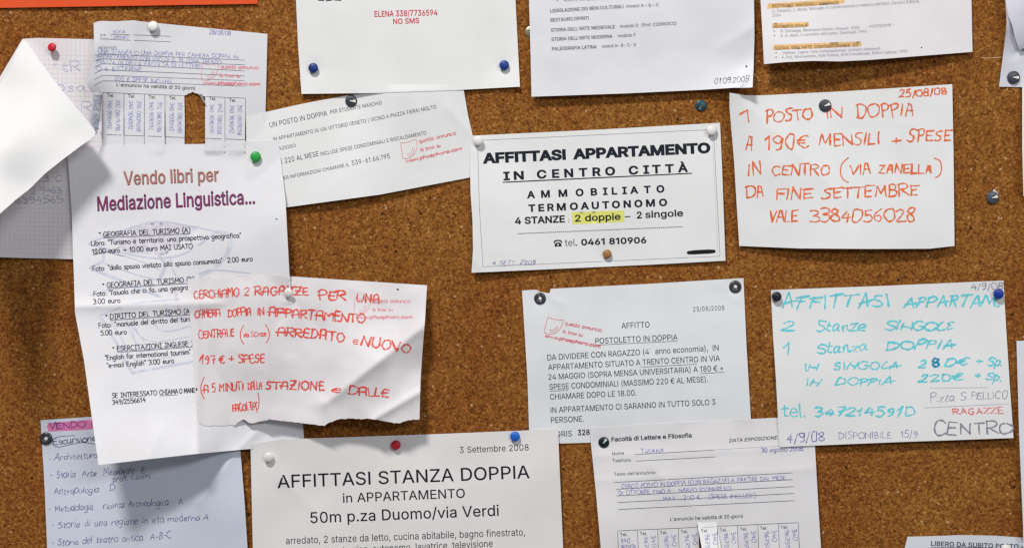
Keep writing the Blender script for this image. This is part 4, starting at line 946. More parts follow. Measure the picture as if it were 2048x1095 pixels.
vb.t('Mediazione Linguistica...', 195, 421.5, 510.5, 407, 29, (92, 36, 78), .032, name='heading_line'); vb.t('Mediazione Linguistica...', 196, 421, 509.5, 406.6, 28.4, (128, 62, 102), -.008, name='heading_line', off=.12)
CK = (46, 46, 62)
def cs(tx, a, b, c, d, cap=9.6, u=False):
    vb.h(tx, a, b, c, d, cap, CK, 1.5, 0.12, 0, 'printed_line', 0, True, .12)
    if u: vb.l([(a, b + 2.4), (c, d + 2.4)], 1.0, CK, 'underline', False, .12)
for a, b in ((196, 469), (203, 571.5), (209, 634), (223, 698)): vb.h('\u2022', a, b, a + 5, b, 11, CK, 1.8, 0, 0, 'bullet_mark', 0, True, .12)
cs('GEOGRAFIA DEL TUR\u0131SMO (A)', 206.5, 473.3, 380, 464.5, 9.8, True); cs('Libro: "Turismo e territorio: una prospettiva geografica"', 182, 491, 482, 474.5)
cs('15.00 euro \u2192 10.00 euro MA\u0131 USATO', 184, 507.5, 385, 496.5); vb.l([[(186, 510), (240, 494)], [(190, 498), (247, 512)], [(188, 505), (232, 502)]], .9, (90, 90, 105), 'strike_mark', True, .12)
cs('Foto: "dallo spazio visitato allo spazio consumato"  2.00 euro', 185, 541.5, 505, 521.5)
cs('GEOGRAF\u0131A DEL TUR\u0131SMO (B)', 213.5, 574.5, 388, 563, 9.8, True); cs('Foto: "l\'aiuola che ci fa...una geografia', 187, 592, 390, 577.5); cs('3.00 euro', 186, 607.5, 240, 604.5)
cs('D\u0131R\u0131TTO DEL TUR\u0131SMO (A-B', 220, 637.5, 392, 625.5, 9.8, True); cs('Foto: "manuale del diritto del turismo', 197, 655, 400, 640); cs('5.00 euro', 201, 670, 253, 667.5)
cs('ESERC\u0131TAZ\u0131ON\u0131 \u0131NGLESE \u0131', 234, 701.5, 387, 690.5, 9.8, True); cs('"English for international tourism"', 210, 719.5, 381, 707)
cs('"e-mail English" 3.00 euro', 213.5, 735, 348, 725); cs('SE \u0131NTERESSATO', 224, 795, 314, 789, 9.4); cs('CH\u0131AMA', 319, 788.5, 356, 786, 9.4, True); cs('O MANDA', 359, 786, 396, 783.5, 9.4); cs('349/2556614', 224.5, 808.5, 291, 803, 9.4)
vb.l([[(551, 437), (555, 438.5)]], 1.6, (60, 60, 70), 'pin_hole')

# centre notice
ce = Sheet('apartment_notice', 'white framed notice in bold black capitals with a yellow highlight, centre of the board', 'notice',
     [(941, 271.5), (1200, 259), (1440, 245.5), (1444, 330), (1448, 440), (1451, 521), (1300, 529), (1100, 538), (943, 545), (946, 500), (945, 440), (941, 385), (940, 330)],
     [(941, 271, 2.2), (957, 282, .9), (1440, 245, 2.2), (1422, 262, .9), (1214, 507, .8), (1451, 521, 2.5), (943, 545, 4.2), (941, 385, 3.2), (1446, 380, 2.6), (1200, 380, 1.8), (1080, 539, 3), (1330, 527, 2)],
     rgb=(221, 221, 226), wr=.5, creases=[(944, 520, 975, 545, .5, 8)])
BB = (12, 20, 34)
ce.l([(955, 281), (1427, 259), (1440, 512), (966, 533), (959, 420), (955, 281)], .9, (128, 132, 148), 'frame_line')
ce.l([[(1424, 262), (1436, 510)], [(1432, 250), (1434, 300)]], .6, (176, 178, 190), 'frame_line')
ce.t('AFFITTASI', 965.5, 326, 1132, 318, 21.5, BB, .062, name='heading_line'); ce.t('APPARTAMENTO', 1146, 317.5, 1421, 304.5, 21.5, BB, .062, name='heading_line')
ce.t('\u0131N', 1007, 360, 1048, 358, 17.5, BB, .045, sp=1.5, name='heading_line'); ce.t('CENTRO', 1074, 356.5, 1230.5, 349.5, 17.5, BB, .045, sp=1.5, name='heading_line'); ce.t('C\u0131TT\u00c0', 1257.5, 348.5, 1376.5, 343, 17.5, BB, .045, sp=1.5, name='heading_line'); ce.l([(1005.5, 364.5), (1384, 346.5)], 2.2, BB, 'underline')
ce.t('AMMOB\u0131L\u0131ATO', 1054, 396, 1329, 384, 15, BB, .045, sp=1.8); ce.t('TERMOAUTONOMO', 1057, 423, 1334.5, 411, 15, BB, .045, sp=1.35)
ce.t('4 STANZE', 1030, 448, 1130, 444, 14.5, BB, .038); ce.t(':', 1136, 444, 1138.5, 444, 9, (110, 116, 130))
ce.q([(1143, 424), (1200, 422), (1249, 420.5), (1249, 443.5), (1200, 446), (1145, 448.5)], (236, 250, 112))
ce.t('2 doppie', 1150, 443, 1241.5, 439, 14, BB, .026); ce.t('\u2013', 1250, 439.5, 1261, 439, 15, BB, .01); ce.t('2', 1273.5, 436.5, 1284, 436, 14, BB, .032); ce.t('singole', 1290.5, 435.5, 1366.5, 432, 14, BB, .026)
ce.ribbons([[(1036.5 + i * 4.08, 467 - i * .171), (1038.3 + i * 4.08, 466.9 - i * .171)] for i in range(81)], 1.9, ink((98, 104, 118)), 'dotted_line')
ce.q([(1109, 493), (1109.5, 488), (1112, 485), (1120, 484.6), (1122.5, 487.5), (1123.5, 492.3)], BB, 'telephone_symbol', ink(BB), .05)
ce.l(catmull([(1108.5, 485.5), (1109.5, 482), (1115.5, 480.6), (1121.5, 481.5), (1123, 484.8)], 4), 2.6, BB, 'telephone_symbol')
ce.q([(1113.6, 489), (1115.5, 487), (1118, 488), (1117.5, 490.5), (1114.5, 491)], (205, 208, 214), 'telephone_symbol', ink((205, 208, 214)), .09)
ce.t('tel', 1130, 492, 1149, 491, 13.5, (52, 58, 70)); ce.t('.', 1151, 491.3, 1154, 491.2, 13.5, BB, .03); ce.t('0461 810906', 1162.5, 490, 1293, 485.5, 13, BB, .038)
ce.l([(1377, 505), (1400, 503.5), (1428, 502.3)], 8.5, (8, 12, 16), 'marker_stroke')
ce.h('4 SETT. 2008', 983, 529, 1070.5, 527, 7.5, (96, 104, 150), 1.1, 1.2, .2); ce.l([(1004, 530.5), (1070, 529)], .8, (110, 116, 156), 'underline', True)

# orange felt-pen note
dp = Sheet('orange_pen_note', 'white note in large orange felt-pen capitals under a dark slotted tack', 'note',
     [(1459, 185.5), (1475, 188), (1490, 190.5), (1520, 191), (1700, 182), (1904.5, 168.5), (1907, 300), (1909, 491.5), (1860, 497), (1740, 497.5), (1600, 496.5), (1478.5, 491.5), (1474, 420), (1468, 320), (1459, 215)],
     [(1459, 185, 9), (1500, 191, 3.2), (1649, 211, .6), (1904, 168, 2.6), (1908, 330, 3.2), (1909, 491, 4.5), (1740, 497, 7.5), (1600, 496, 6), (1478, 491, 3), (1468, 320, 5), (1560, 330, 4.4), (1700, 340, 2.2), (1520, 240, 3.2)],
     rgb=(228, 222, 226), wr=.7, creases=[(1500, 215, 1690, 400, .9, 16), (1790, 330, 1800, 250, .5, 14)])
ORP = (234, 106, 54)
for tx, a, b, c, d, cap in (('25/08/08', 1798, 195, 1893, 188, 13), ('1', 1476, 246, 1501, 245, 27), ('POSTO', 1531, 245.5, 1625, 239, 23), ('IN', 1650, 237.5, 1684, 235.5, 21), ('DOPPIA', 1712, 236.5, 1828, 230, 25),
        ('A', 1490, 299, 1506, 299, 27), ('190\u20ac', 1528, 300, 1617, 296.5, 28), ('MENSILI', 1638, 292, 1759, 288.5, 22), ('+', 1782, 292, 1802, 291, 25), ('SPESE', 1815, 284, 1902, 282, 22),
        ('IN', 1495, 351, 1522, 349, 25), ('CENTRO', 1542, 351, 1660, 350, 22), ('VIA', 1699.5, 348.5, 1741, 347.5, 19), ('ZANELLA', 1756.5, 346, 1863.5, 345, 17), ('DA', 1492, 394.5, 1527, 393, 24), ('FINE', 1552.5, 398.5, 1623, 397, 22),
        ('SETTEMBRE', 1644.5, 397, 1836, 390.5, 21.5), ('VALE', 1538, 442.5, 1594, 442.5, 21), ('3384056028', 1619, 443.5, 1830, 442.5, 25)):
    dp.h(tx, a, b, c, d, cap, ORP, 3.2, 1.0, .03, hand='orange')
for _p in ([(1697, 315), (1684, 328), (1681, 345), (1686, 358), (1697, 365)], [(1868, 316), (1880, 322), (1883, 338), (1879, 350), (1871, 355)]): dp.ribbons([catmull(_p, 6)], 2.6, ink(ORP, True), 'handwritten_line', .07)

# form with telephone strips, bottom right
X2 = [1235.4, 1275, 1315.3, 1356.7, 1397, 1434.7, 1474.8, 1515.7, 1556.6, 1596.6]
ty = lambda x: 1060.5 - (x - 1235.4) * .0457
fa = Sheet('printed_form', 'printed form with blue handwriting and one telephone strip standing up, bottom right', 'form',
     [(1180, 855), (1309, 846.5), (1501, 837), (1640, 830), (1630, 892), (1636, 1000), (1643, 1110), (1655, 1330), (1222, 1345), (1203, 1110), (1192, 985), (1182, 888)],
     [(1180, 855, 2), (1207, 883, 1.0), (1309, 846, 1.6), (1501, 837, 1.8), (1640, 830, 1.6), (1632, 960, 4), (1643, 1110, 5), (1655, 1330, 1), (1222, 1345, 1), (1196, 1020, 4.5), (1400, 950, 3.6), (1400, 1060, 4)],
     holes=[[(1235.4, ty(1235.4)), (1316, ty(1316)), (1394.5, ty(1394.5)), (1394.5, 1044), (1433, 1042.5), (1434.5, ty(1434.5)), (1516, ty(1516)), (1596.6, ty(1596.6)), (1606, 1215), (1247, 1228)]],
     rgb=(214, 212, 214), wr=.8, creases=[(1182, 912, 1630, 893, .4, 6), (1300, 930, 1420, 1040, .9, 20), (1190, 960, 1632, 936, .35, 6)], step=6)
for _k, (_x0, _x1) in enumerate(zip(X2[:-1], X2[1:])):
    if _k == 4: continue
    fa.add('tear_strip', [(_x0 + .4, ty(_x0) + .05), (_x1 - .4, ty(_x1) + .05), (_x1 + 3.6, 1150), (_x1 + 6, 1216), (_x0 + 6.8, 1218), (_x0 + 4.4, 1150)], fa.ctrl, bend=(ty(_x0), (.6, 1.4, .3, 1.0, 0, 2.6, .7, 1.6, .4)[_k], (.3, -.4, .3, .5, 0, .5, -.5, .3, -.3)[_k]))
fa.add('tear_strip', [(1394.5, 1044), (1433, 1042.5), (1437.5, 1069), (1442, 1097), (1460, 1215), (1421, 1219), (1404, 1097), (1399, 1070)],
     [(1395, 1044, 4.6), (1433, 1042.5, 4.6), (1400, 1075, 8.5), (1438, 1075, 8.5), (1404, 1097, 12), (1442, 1097, 12), (1460, 1215, 26), (1421, 1219, 26)], rgb=(232, 232, 236), wr=.1)  # light caught by the standing strip is put into its paler paper
fa.t('Facolt\u00e0 di Lettere e Filosofia', 1223, 882, 1383.5, 873.5, 9, KB, .03); fa.t('DATA ESPOSIZIONE RUBRICA', 1458.5, 883.5, 1601, 874.5, 7, KB, .014, it=.25)
fa.t('Nome', 1224.5, 909.5, 1248, 908, 6.5, KA, .006); fa.t('Telefono', 1225, 923.5, 1262, 922, 6.5, KA, .006); fa.t("Testo dell'annuncio:", 1228, 950.5, 1312.5, 946.5, 6.5, KA, .006)
LN = (84, 84, 96)
for a, b, c, d in ((1268.5, 908, 1429, 899), (1272, 921, 1431, 912.5), (1228, 963.7, 1585.6, 944.4), (1231.5, 977.4, 1586, 958), (1232.8, 990.6, 1587.4, 972), (1234.4, 1003.8, 1588, 985.6), (1235.4, 1017.7, 1589, 1000)):
    fa.l([(a, b), (c, d)], 1.1, LN)
fa.l([(1429, 898.3), (1560, 891)], .6, (150, 150, 160))
fa.h('TIZIANA', 1281, 905.5, 1328, 903.5, 8, BLUE, 1.2); fa.h('30 agosto 2008', 1522, 904, 1606, 900, 9, BLUE, 1.2)
fa.h('CERCO POSTO IN DOPPIA (CON RAGAZZA) A PARTIRE DAL MESE', 1243, 975.5, 1571, 957.5, 8, BLUE, 1.15); fa.h('DI OTTOBRE FINO A   MARZO (COMPRESO)', 1237, 989, 1463, 979, 8, BLUE, 1.15); fa.h('MAX   200 \u20ac   (SPESE INCLUSE)', 1326, 1000, 1511, 993.5, 8.5, BLUE, 1.15)
fa.t("L'annuncio ha validit\u00e0 di 30 giorni", 1340.5, 1040.5, 1486, 1034, 7, KB, .012)
X2 = [1235.4, 1275, 1315.3, 1356.7, 1397, 1434.7, 1474.8, 1515.7, 1556.6, 1596.6]
ty = lambda x: 1060.5 - (x - 1235.4) * .0457
fa.l([(1235.4, ty(1235.4)), (1395, ty(1395))], 1.1, LN, 'frame_line'); fa.l([(1435, ty(1435)), (1596.6, ty(1596.6))], 1.1, LN, 'frame_line')
fa.l([(1396, ty(1396) + 1), (1433.5, ty(1433) + .4)], 1.0, (150, 152, 160), 'frame_line')
for i, x in enumerate(X2):
    if i != 4: fa.l([(x, ty(x)), (x + 4, ty(x) + 110)], 1.1, (110, 110, 122), 'frame_line')
    if i == 9: break
    fa.t('Tel.', x + 5, ty(x) + 10.5, x + 19, ty(x) + 9.8, 6.5, KA, .012)
    if i == 0:
        fa.h('340', x + 5, ty(x) + 24, x + 25, ty(x) + 23, 8, BLUE, 1.1); fa.h('9625154', x + 6, ty(x) + 36, x + 36, ty(x) + 35, 8, BLUE, 1.1)
    else:
        fa.h('9675154', x + 13, ty(x) + 13, x + 16, ty(x) + 62, 8, BLUE, 1.1); fa.h('340', x + 27, ty(x) + 10, x + 29, ty(x) + 34, 9, (120, 122, 176), 1.1)

# turquoise note
tq = Sheet('turquoise_pen_note', 'white note in turquoise felt-pen with a black and a blue pin in its corners', 'note',
     [(1541.5, 579.5), (1770, 571), (2007, 560.5), (2012, 650), (2019, 760), (2027, 875), (1800, 883), (1559, 893), (1552, 760), (1546, 670)],
     [(1541, 579, 1.6), (1552, 592, .9), (2007, 560, 1.6), (1995, 586, .9), (2027, 875, 5), (1800, 883, 5), (1559, 893, 4), (1550, 740, 3), (2018, 740, 3.6), (1780, 720, 3), (1780, 600, 2)],
     rgb=(224, 219, 223), wr=.35)
TQ = (100, 202, 212)
tq.h('4/9/08', 1941, 579.5, 2006, 577.5, 12.5, (128, 130, 142), 1.5)
for tx, a, b, c, d, cap, w in (('AFFITTASI', 1561.5, 616, 1776, 611, 26, 3.2), ('APPARTAM.', 1808, 614, 1997, 612, 22, 3.2), ('2', 1562.5, 661, 1586, 660, 20, 2.6), ('Stanze', 1632, 661, 1729, 660, 20, 2.6), ('SINGOLE', 1771, 660, 1907, 657.5, 17, 3.0),
        ('1', 1563, 709, 1579, 708, 22, 2.6), ('Stanza', 1634, 706, 1733, 699, 21, 2.6), ('DOPPIA', 1772.5, 698.5, 1906, 696, 18, 3.0), ('IN  SINGOLA', 1605.5, 741, 1795.5, 735.5, 13.5, 2.6), ('2', 1837, 735, 1851, 734, 14, 2.8), ('0\u20ac', 1888, 733, 1936, 728, 14, 2.8),
        ('+ Sp.', 1951, 729, 2004, 731, 15, 2.6), ('IN  DOPPIA', 1608.5, 771, 1783, 768, 13, 2.6), ('220\u20ac', 1836, 763.5, 1924, 759, 15, 2.8), ('+ Sp.', 1948, 757, 2002, 760, 15, 2.6), ('tel.', 1562, 832, 1608, 831, 27, 2.4), ('3472145910', 1626.5, 832, 1826, 830.5, 16.5, 2.9)):
    tq.h(tx, a, b, c, d, cap, TQ, w * 1.22, 1.2, .12, hand='felt')
tq.h('8', 1864, 733.5, 1879, 733, 16, (30, 140, 172), 4.2)
tq.l([[(1859.5, 774.5), (1905, 775), (1975, 774)], [(1849, 815), (1900, 812), (2017, 807)]], 1.2, (166, 166, 184), 'underline', True)
PG = (138, 138, 158)
tq.h('P.zza S.', 1860, 804, 1936, 799, 17, PG, 1.4, 1.2, .1); tq.h('PELLICO', 1942, 798, 2015, 795.5, 15, PG, 1.4, 1.2, .1); tq.h('RAGAZZE', 1905, 827.5, 2006, 825.5, 12, (226, 118, 122), 2.2, 1.2)
tq.h('CENTRO', 1864, 869.5, 2023, 868, 24, (134, 136, 146), 3.2, 1.2, .08); tq.h('4/9/08', 1572, 884, 1648.5, 882, 19, (112, 108, 172), 1.7, 1, .05); tq.h('DISPONIBILE  15/9', 1676.5, 877, 1835, 874, 13, (140, 140, 176), 1.5, 1.0, .03)

# red pen note, torn along the bottom
TN = [(374.5, 557), (450, 553), (533, 549.5), (580, 552), (700, 560), (854, 570), (850, 640), (845, 700), (841, 760), (840, 800), (839, 838), (826, 838.5), (814, 840), (800, 845), (788, 845.5), (775, 842), (760, 839.5), (747, 838), (734, 836), (721, 837), (700, 836), (680, 837), (668, 841), (660, 843), (649, 851),
      (630, 848), (609, 846), (575, 842), (539, 838), (528, 841), (520, 842), (510, 845), (501, 846), (494, 842), (488, 838), (478, 842), (469, 850), (457, 849), (446, 851), (434, 849.5), (421, 851), (410, 851), (402, 848), (397, 844), (395, 838), (391, 800), (388, 740), (384, 680), (379, 626)]
_r = random.Random(3); _i = TN.index((839, 838)); _j = TN.index((395, 838))
TN = TN[:_i + 1] + [(x + _r.uniform(-.5, .5), y + _r.uniform(-.6, .7)) for x, y in densify(TN[_i:_j + 1], 4, False)[1:-1]] + TN[_j:]
tn = Sheet('red_pen_note', 'crumpled note in red pen with a torn lower edge and a white pin', 'note', TN,
     [(374, 557, 6.5), (533, 549.5, 6), (579, 583, 7.2), (854, 570, 7), (848, 660, 11), (842, 740, 9.5), (839, 838, 14), (750, 838, 17), (649, 851, 14), (539, 838, 9), (460, 850, 6.5), (395, 838, 6), (384, 680, 7.5), (450, 690, 8), (533, 690, 10), (620, 700, 8.5), (700, 640, 8.5), (740, 720, 16), (640, 790, 9), (790, 640, 8)],
     rgb=(213, 209, 211), wr=1.1, wscale=70, creases=[(533, 549, 534, 838, 2.4, 10), (650, 806, 850, 650, 6.0, 26), (747, 838, 845, 780, 3.4, 10), (579, 590, 560, 640, -1.0, 9), (579, 590, 620, 640, -.8, 9), (700, 575, 760, 600, .8, 12)], step=6)
RP = (222, 80, 68)
for tx, a, b, c, d, cap, w in (('CERCHIAMO', 387, 596, 478, 592.5, 17, 1.7), ('2', 489, 592, 499, 591, 16, 1.8), ('RAGAZZE', 508, 590, 616, 590.5, 16, 2.1), ('PER', 636, 597.5, 690, 600, 17.5, 2.2), ('UNA', 713, 602, 758, 606, 17, 2.1),
        ('CAMERA', 390, 635, 440, 632.5, 15.5, 1.6), ('DOPPIA', 456, 633, 502, 630.5, 15.5, 1.6), ('IN', 515, 630, 528, 629, 14, 1.7), ('APPARTAMENTO', 536, 631, 729, 646, 18, 2.2), ('CENTRALE', 397, 676, 468, 672, 15.5, 1.6),
        ('via S.Croce', 487, 674, 532, 671, 10, 1.2), ('ARREDATO', 554, 670, 688, 683, 17.5, 2.2), ('e', 704, 687, 716, 688, 14, 1.5), ('NUOVO', 721, 690, 820, 705, 18, 2.3), ('197 \u20ac + SPESE', 400, 727, 529, 723.5, 17, 1.8), ('A 5 MINUTI', 407, 785, 487, 779, 15, 1.7), ('DALLA', 496, 779, 524, 777, 15, 1.5),
        ('STAZIONE', 530, 777, 648, 780, 16, 2.2), ('e', 662, 784, 680, 784, 13, 1.5), ('DALLE', 697, 788, 776, 793, 16, 2.2), ("FACOLTA'", 465, 822, 514, 818, 14, 1.7)):
    tn.h(tx, a, b, c, d, cap, RP, w * 1.5, 1.0, .02, hand='red')
for _p in ([(487, 650), (481, 664), (482, 678), (488, 688)], [(531, 648), (538, 662), (538, 674), (532, 686)], [(409, 752), (402, 770), (403, 785), (409, 797)], [(516, 784), (518, 800), (517, 812), (513, 824)]): tn.ribbons([catmull(_p, 6)], 2.0, ink(RP, True), 'handwritten_line', .07)
stamp(tn, 708, 596, 0, .98, (224, 132, 142))
tn.l([[(794, 578), (797, 579)]], 3, (40, 40, 44), 'pin_hole')

# double room, bottom centre
sd = Sheet('room_notice', 'white notice with large thin black lettering under white, red and blue pins', 'notice',
     [(501, 887), (540, 881), (557, 878.5), (612, 876), (850, 868), (1116, 857), (1119, 930), (1123, 1020), (1127, 1110), (1138, 1400), (516, 1420), (506, 1110), (503, 980)],
     [(501, 887, 4.6), (538, 911, 3.9), (557, 880, 5), (612, 876, 3.8), (792, 888, 1.2), (1030, 870, 1.8), (1116, 857, 4), (1125, 1040, 3.4), (1138, 1400, 1), (516, 1420, 1), (505, 1040, 3.6), (800, 1000, 2.6), (600, 960, 2.8)],
     rgb=(217, 214, 213), wr=.7, creases=[(557, 878, 566, 960, 1.3, 9), (566, 960, 630, 1020, .7, 20)])
SK = (16, 20, 30)
sd.t('3 Settembre 2008', 919.5, 905, 1057.5, 899.5, 12.5, SK); sd.t('AFFITTASI STANZA DOPPIA', 555, 975, 1059.5, 955, 26, SK, .007, name='heading_line'); sd.t('in APPARTAMENTO', 686, 1004, 930, 994, 18.5, SK, .007, name='heading_line')
sd.t('50m p.za Duomo/via Verdi', 621, 1045, 998, 1030, 22, SK, .007, name='heading_line'); sd.t('arredato, 2 stanze da letto, cucina abitabile, bagno finestrato,', 572, 1087, 1050, 1069.5, 14, SK)
sd.t('ristrutturata, risc. autonomo, lavatrice, televisione', 612, 1109, 985.5, 1092, 14, SK)

# bottom right corner sheet
lb = Sheet('corner_notice', 'white notice with a bold underlined heading at the bottom right corner', 'notice',
     [(1815, 1072), (1860, 1071), (1925, 1068.5), (1990, 1070), (2048, 1074), (2230, 1090), (2215, 1300), (1790, 1290), (1808, 1100)],
     [(1815, 1072, 2.5), (1925, 1068, 2.4), (2010, 1090, 1.0), (2230, 1090, 2), (2215, 1300, 1), (1790, 1290, 3), (1808, 1100, 3)], rgb=(202, 204, 210), wr=.4)
lb.t('LIBERO DA SUBITO POSTO IN DOPPIA', 1862, 1090, 2110, 1099, 9.5, (40, 50, 74), .02); lb.l([(1861, 1093.5), (1925, 1093), (1990, 1095), (2110, 1102)], 1.2, (40, 50, 74), 'underline')

# the folded-over left side of the squared note, standing out towards the room
sq.below = list(STACK)
sq.add('folded_side', [(40, 88), (44, 82), (49, 81), (56, 88), (66, 103), (100, 150), (126, 183), (150, 212), (172, 238), (186, 255), (191, 264), (189, 271), (180, 279), (160, 293), (124, 320), (90, 347), (60, 377), (32, 399), (0, 427), (-90, 505), (-90, 420), (-90, 305), (0, 166), (22, 125)],
     [(45, 80, 3), (0, 166, 9), (-90, 305, 31), (20, 130, 8), (50, 140, 12), (100, 152, 16), (190, 265, 25), (150, 262, 24), (60, 374, 40), (-90, 500, 96), (0, 300, 45), (60, 230, 26)], rgb=(250, 247, 242), wr=1.4)  # whiter than the front page: its bright lighting is put into the colour
flush_texts()

# a torn scrap left under a tack
sc = Sheet('paper_scrap', 'tiny torn white paper scrap caught under a lone dark tack', 'paper scrap', [(1988, 378), (1997, 388), (1990, 400), (1978, 394)], [(1988, 378, 1.6), (1997, 388, 1), (1978, 394, .5), (1990, 400, .5)], rgb=(226, 222, 214), wr=0, step=4)
# pale scratch across the cork
V = [];
for i, (u, v) in enumerate([(1962, 115.5), (1975, 116.5), (1988, 115.5), (1996, 115), (2005, 114.5)]): V += [P(u, v - .7, .06), P(u, v + .6, .06)]
sx = mesh_obj('board_scratch', V, [(2 * i, 2 * i + 2, 2 * i + 3, 2 * i + 1) for i in range(4)], ink((206, 176, 140), True), board, False)

# ------------------------------------------------------------------ pins and tacks
def gloss(name, rgb, rough=.28, metal=0.0, k=.78):
    key = (name, rgb)
    if key in MATS: return MATS[key]
    m, nt, N, L, b = nodes_of(name)
    b.inputs['Base Color'].default_value = col(*rgb, k); b.inputs['Metallic'].default_value = metal
    tc = N.new('ShaderNodeTexCoord'); n = N.new('ShaderNodeTexNoise'); n.inputs['Scale'].default_value = 700; n.inputs['Detail'].default_value = 4
    L.new(tc.outputs['Object'], n.inputs['Vector'])
    r = N.new('ShaderNodeMapRange'); r.inputs[3].default_value = rough * .7; r.inputs[4].default_value = rough * 1.5
    L.new(n.outputs[0], r.inputs[0]); L.new(r.outputs[0], b.inputs['Roughness'])
    MATS[key] = m
    return m
def lathe(name, prof, mat, parent, n=32, squash=None):
    """profile of (radius, height) in millimetres turned about the pin's axis, which points at the room (-y)"""
    vs, fs = [], []
    for r, h in prof:
        for k in range(n):
            a = 2 * math.pi * k / n
            vs.append((r * .001 * math.cos(a), -h * .001, r * .001 * math.sin(a)))
    for i in range(len(prof) - 1):
        for k in range(n):
            k2 = (k + 1) % n
            fs.append((i * n + k, i * n + k2, (i + 1) * n + k2, (i + 1) * n + k))
    fs.append(tuple(range(n))[::-1]) if prof[0][0] > .01 else None
    if prof[-1][0] > .01: fs.append(tuple((len(prof) - 1) * n + k for k in range(n)))
    return mesh_obj(name, vs, fs, mat, parent, True, 40)
def place(u, v, name, label, cat, group, tilt=(0, 0), extra=0.0):
    h = max(0.0, top_height(u, v, None, 0.0)) + extra
    o = empty(name, P(u, v, h), label, cat, group)
    o.rotation_euler = (math.radians(tilt[1]), 0, math.radians(tilt[0]))
    return o
def plastic_pin(u, v, d, rgb, label, tilt=(0, 0), stand=1.6):
    r = d * S * 1000 / 2
    o = place(u, v, 'push_pin', label, 'push pin', 'coloured pins holding the notices', tilt)
    e = r * .16
    lathe('pin_head', [(0.02, stand), (r * .8, stand), (r * .98, stand + e), (r, stand + r * .35), (r * .95, stand + r * .52), (r * .8, stand + r * .64), (r * .5, stand + r * .74), (r * .22, stand + r * .78), (0.02, stand + r * .79)], gloss('pin_plastic', rgb, .42), o)
    lathe('pin_shank', [(0.02, -5), (.45, -3), (.5, stand - .6), (1.2, stand + .3), (1.2, stand + .5)], gloss('pin_steel', (150, 150, 150), .3, 1), o, 12)
    return o
def slot_tack(u, v, d, ang, label, rgb=(62, 66, 74), tongue=(222, 218, 206)):
    r = d * S * 1000 / 2
    o = place(u, v, 'thumb_tack', label, 'thumb tack', 'dark metal tacks with a punched tongue', (0, 0))
    lathe('tack_disc', [(0.02, .05), (r * .97, .05), (r, .3), (r * .96, .75), (r * .8, 1.05), (r * .5, 1.3), (.02, 1.4)], gloss('dark_metal', rgb, .38, .3, .8), o)
    a = math.radians(ang); ca, sa = math.cos(a), math.sin(a)
    def T(x, z, y): return ((x * ca - z * sa) * r * .001, -y * .001, (x * sa + z * ca) * r * .001)
    # dark face with the recess's shade in its colour, and the bright triangle punched out of the disc
    mesh_obj('slot_shade_face', [T(-.32, 0, 1.47), T(.1, .36, 1.40), T(.86, .27, 1.12), T(.9, -.24, 1.12), T(.1, -.36, 1.40)], [(0, 4, 3, 2, 1)], gloss('slot_shadow', (16, 17, 20), .6), o, False)
    mesh_obj('punched_tongue', [T(-.26, .02, 1.64), T(.74, .27, 1.34), T(.80, -.20, 1.32), T(-.1, -.10, 1.52), T(.74, .27, 1.2), T(.80, -.20, 1.18)],
             [(0, 3, 2, 1), (1, 2, 5, 4), (0, 1, 4), (3, 5, 2)], gloss('bright_metal', tongue, .5, .1), o, False)
    return o
def ring_tack(u, v, d, label):
    r = d * S * 1000 / 2
    o = place(u, v, 'thumb_tack', label, 'thumb tack', 'dark metal ring tacks')
    lathe('tack_ring', [(r * .3, .3), (r * .9, .1), (r, .35), (r * .95, .9), (r * .78, 1.35), (r * .62, 1.4), (r * .5, 1.15), (r * .42, 1.3), (r * .34, 1.15), (r * .3, .3)], gloss('dark_metal', (66, 68, 72), .28, .5, .8), o)
    lathe('centre_rivet', [(.02, .1), (r * .295, .1), (r * .295, .75), (r * .2, .95), (.02, 1.0)], gloss('rivet_metal', (214, 214, 206), .4, .25), o, 20)
    return o
WH = (216, 214, 210)
plastic_pin(110, 98, 17.5, (186, 22, 48), 'red pin on the squared note, upper left', (-12, -8), 3.2)
plastic_pin(308, 55, 21, WH, 'white pin at the top of the form with the torn-out strip', (0, -10), 1.5)
plastic_pin(511.5, 314, 21, (34, 150, 62), 'green pin on the book sale notice', (8, 0))
plastic_pin(627.5, 137, 19.5, (14, 44, 112), 'dark blue pin at the left of the red-lettered sheet')
plastic_pin(1008.5, 131.5, 19.5, (14, 52, 130), 'dark blue pin at the right of the red-lettered sheet')
plastic_pin(957, 282, 20, WH, 'white pin in the left corner of the framed centre notice')
plastic_pin(1422, 262, 21, WH, 'white pin in the right corner of the framed centre notice', (6, -4))
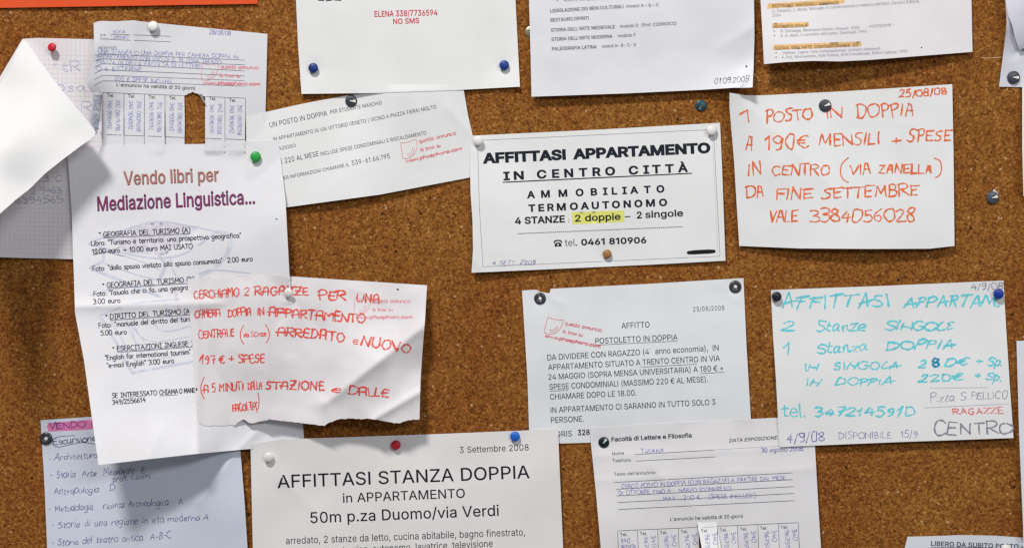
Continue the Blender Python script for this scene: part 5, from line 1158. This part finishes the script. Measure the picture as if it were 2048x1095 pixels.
plastic_pin(1214, 507.5, 18, (150, 106, 62), 'light brown pin below the telephone number on the centre notice', (0, 0), .9)
plastic_pin(1552, 592.5, 19.5, (10, 20, 28), 'black pin in the left corner of the turquoise note')
plastic_pin(1995.5, 586.5, 20.5, (20, 48, 140), 'blue pin in the right corner of the turquoise note', (-8, 4), 2.2)
plastic_pin(579, 584, 18, WH, 'white pin in the red-pen note with the torn edge', (-6, 10), 2.0)
plastic_pin(538, 912, 20, WH, 'white pin in the left corner of the notice with thin lettering', (6, 6))
plastic_pin(792.5, 888, 19, (168, 16, 40), 'red pin at the top middle of the notice with thin lettering')
plastic_pin(1030, 871, 19.5, (18, 92, 190), 'bright blue pin above the September date', (0, 0))
plastic_pin(2010, 1096, 20, WH, 'white pin half outside the bottom right corner')
slot_tack(702.5, 202, 24, -8, 'dark slotted tack on the slanted notice')
slot_tack(1402, 211.5, 23, -115, 'dark green slotted tack alone on the cork above the centre notice', (26, 66, 76), (88, 96, 100))
slot_tack(1650, 211.5, 25.5, 18, 'dark slotted tack on the orange felt-pen note')
slot_tack(2027, 155, 26, -6, 'dark slotted tack on the crumpled sheet at the right edge')
slot_tack(1985, 395, 25, 12, 'dark slotted tack with a paper scrap beside the orange note', (72, 76, 86))
slot_tack(1207.5, 883.5, 22, 52, 'black slotted tack on the form at the bottom right', (22, 36, 44), (196, 204, 198))
ring_tack(1080, 596.5, 24, 'ring tack in the notched left corner of the grey-white rental notice')
ring_tack(1470.5, 573, 25, 'ring tack in the right corner of the grey-white rental notice')
ring_tack(92.5, 876, 25.5, 'ring tack on the handwritten list at the lower left')
# two tacks mostly hidden behind sheets
def hidden(u, v, d, rgb, label):
    r = d * S * 1000 / 2
    o = empty('thumb_tack', P(u, v, .02), label, 'thumb tack', 'tacks half hidden behind sheets')
    lathe('tack_disc', [(.02, .03), (r * .97, .03), (r, .25), (r * .85, .6), (r * .5, .8), (.02, .9)], gloss('brass', rgb, .3, .8, .9), o)
hidden(1061, 64, 22, (176, 178, 150), 'pale brass tack peeking out left of the course list')
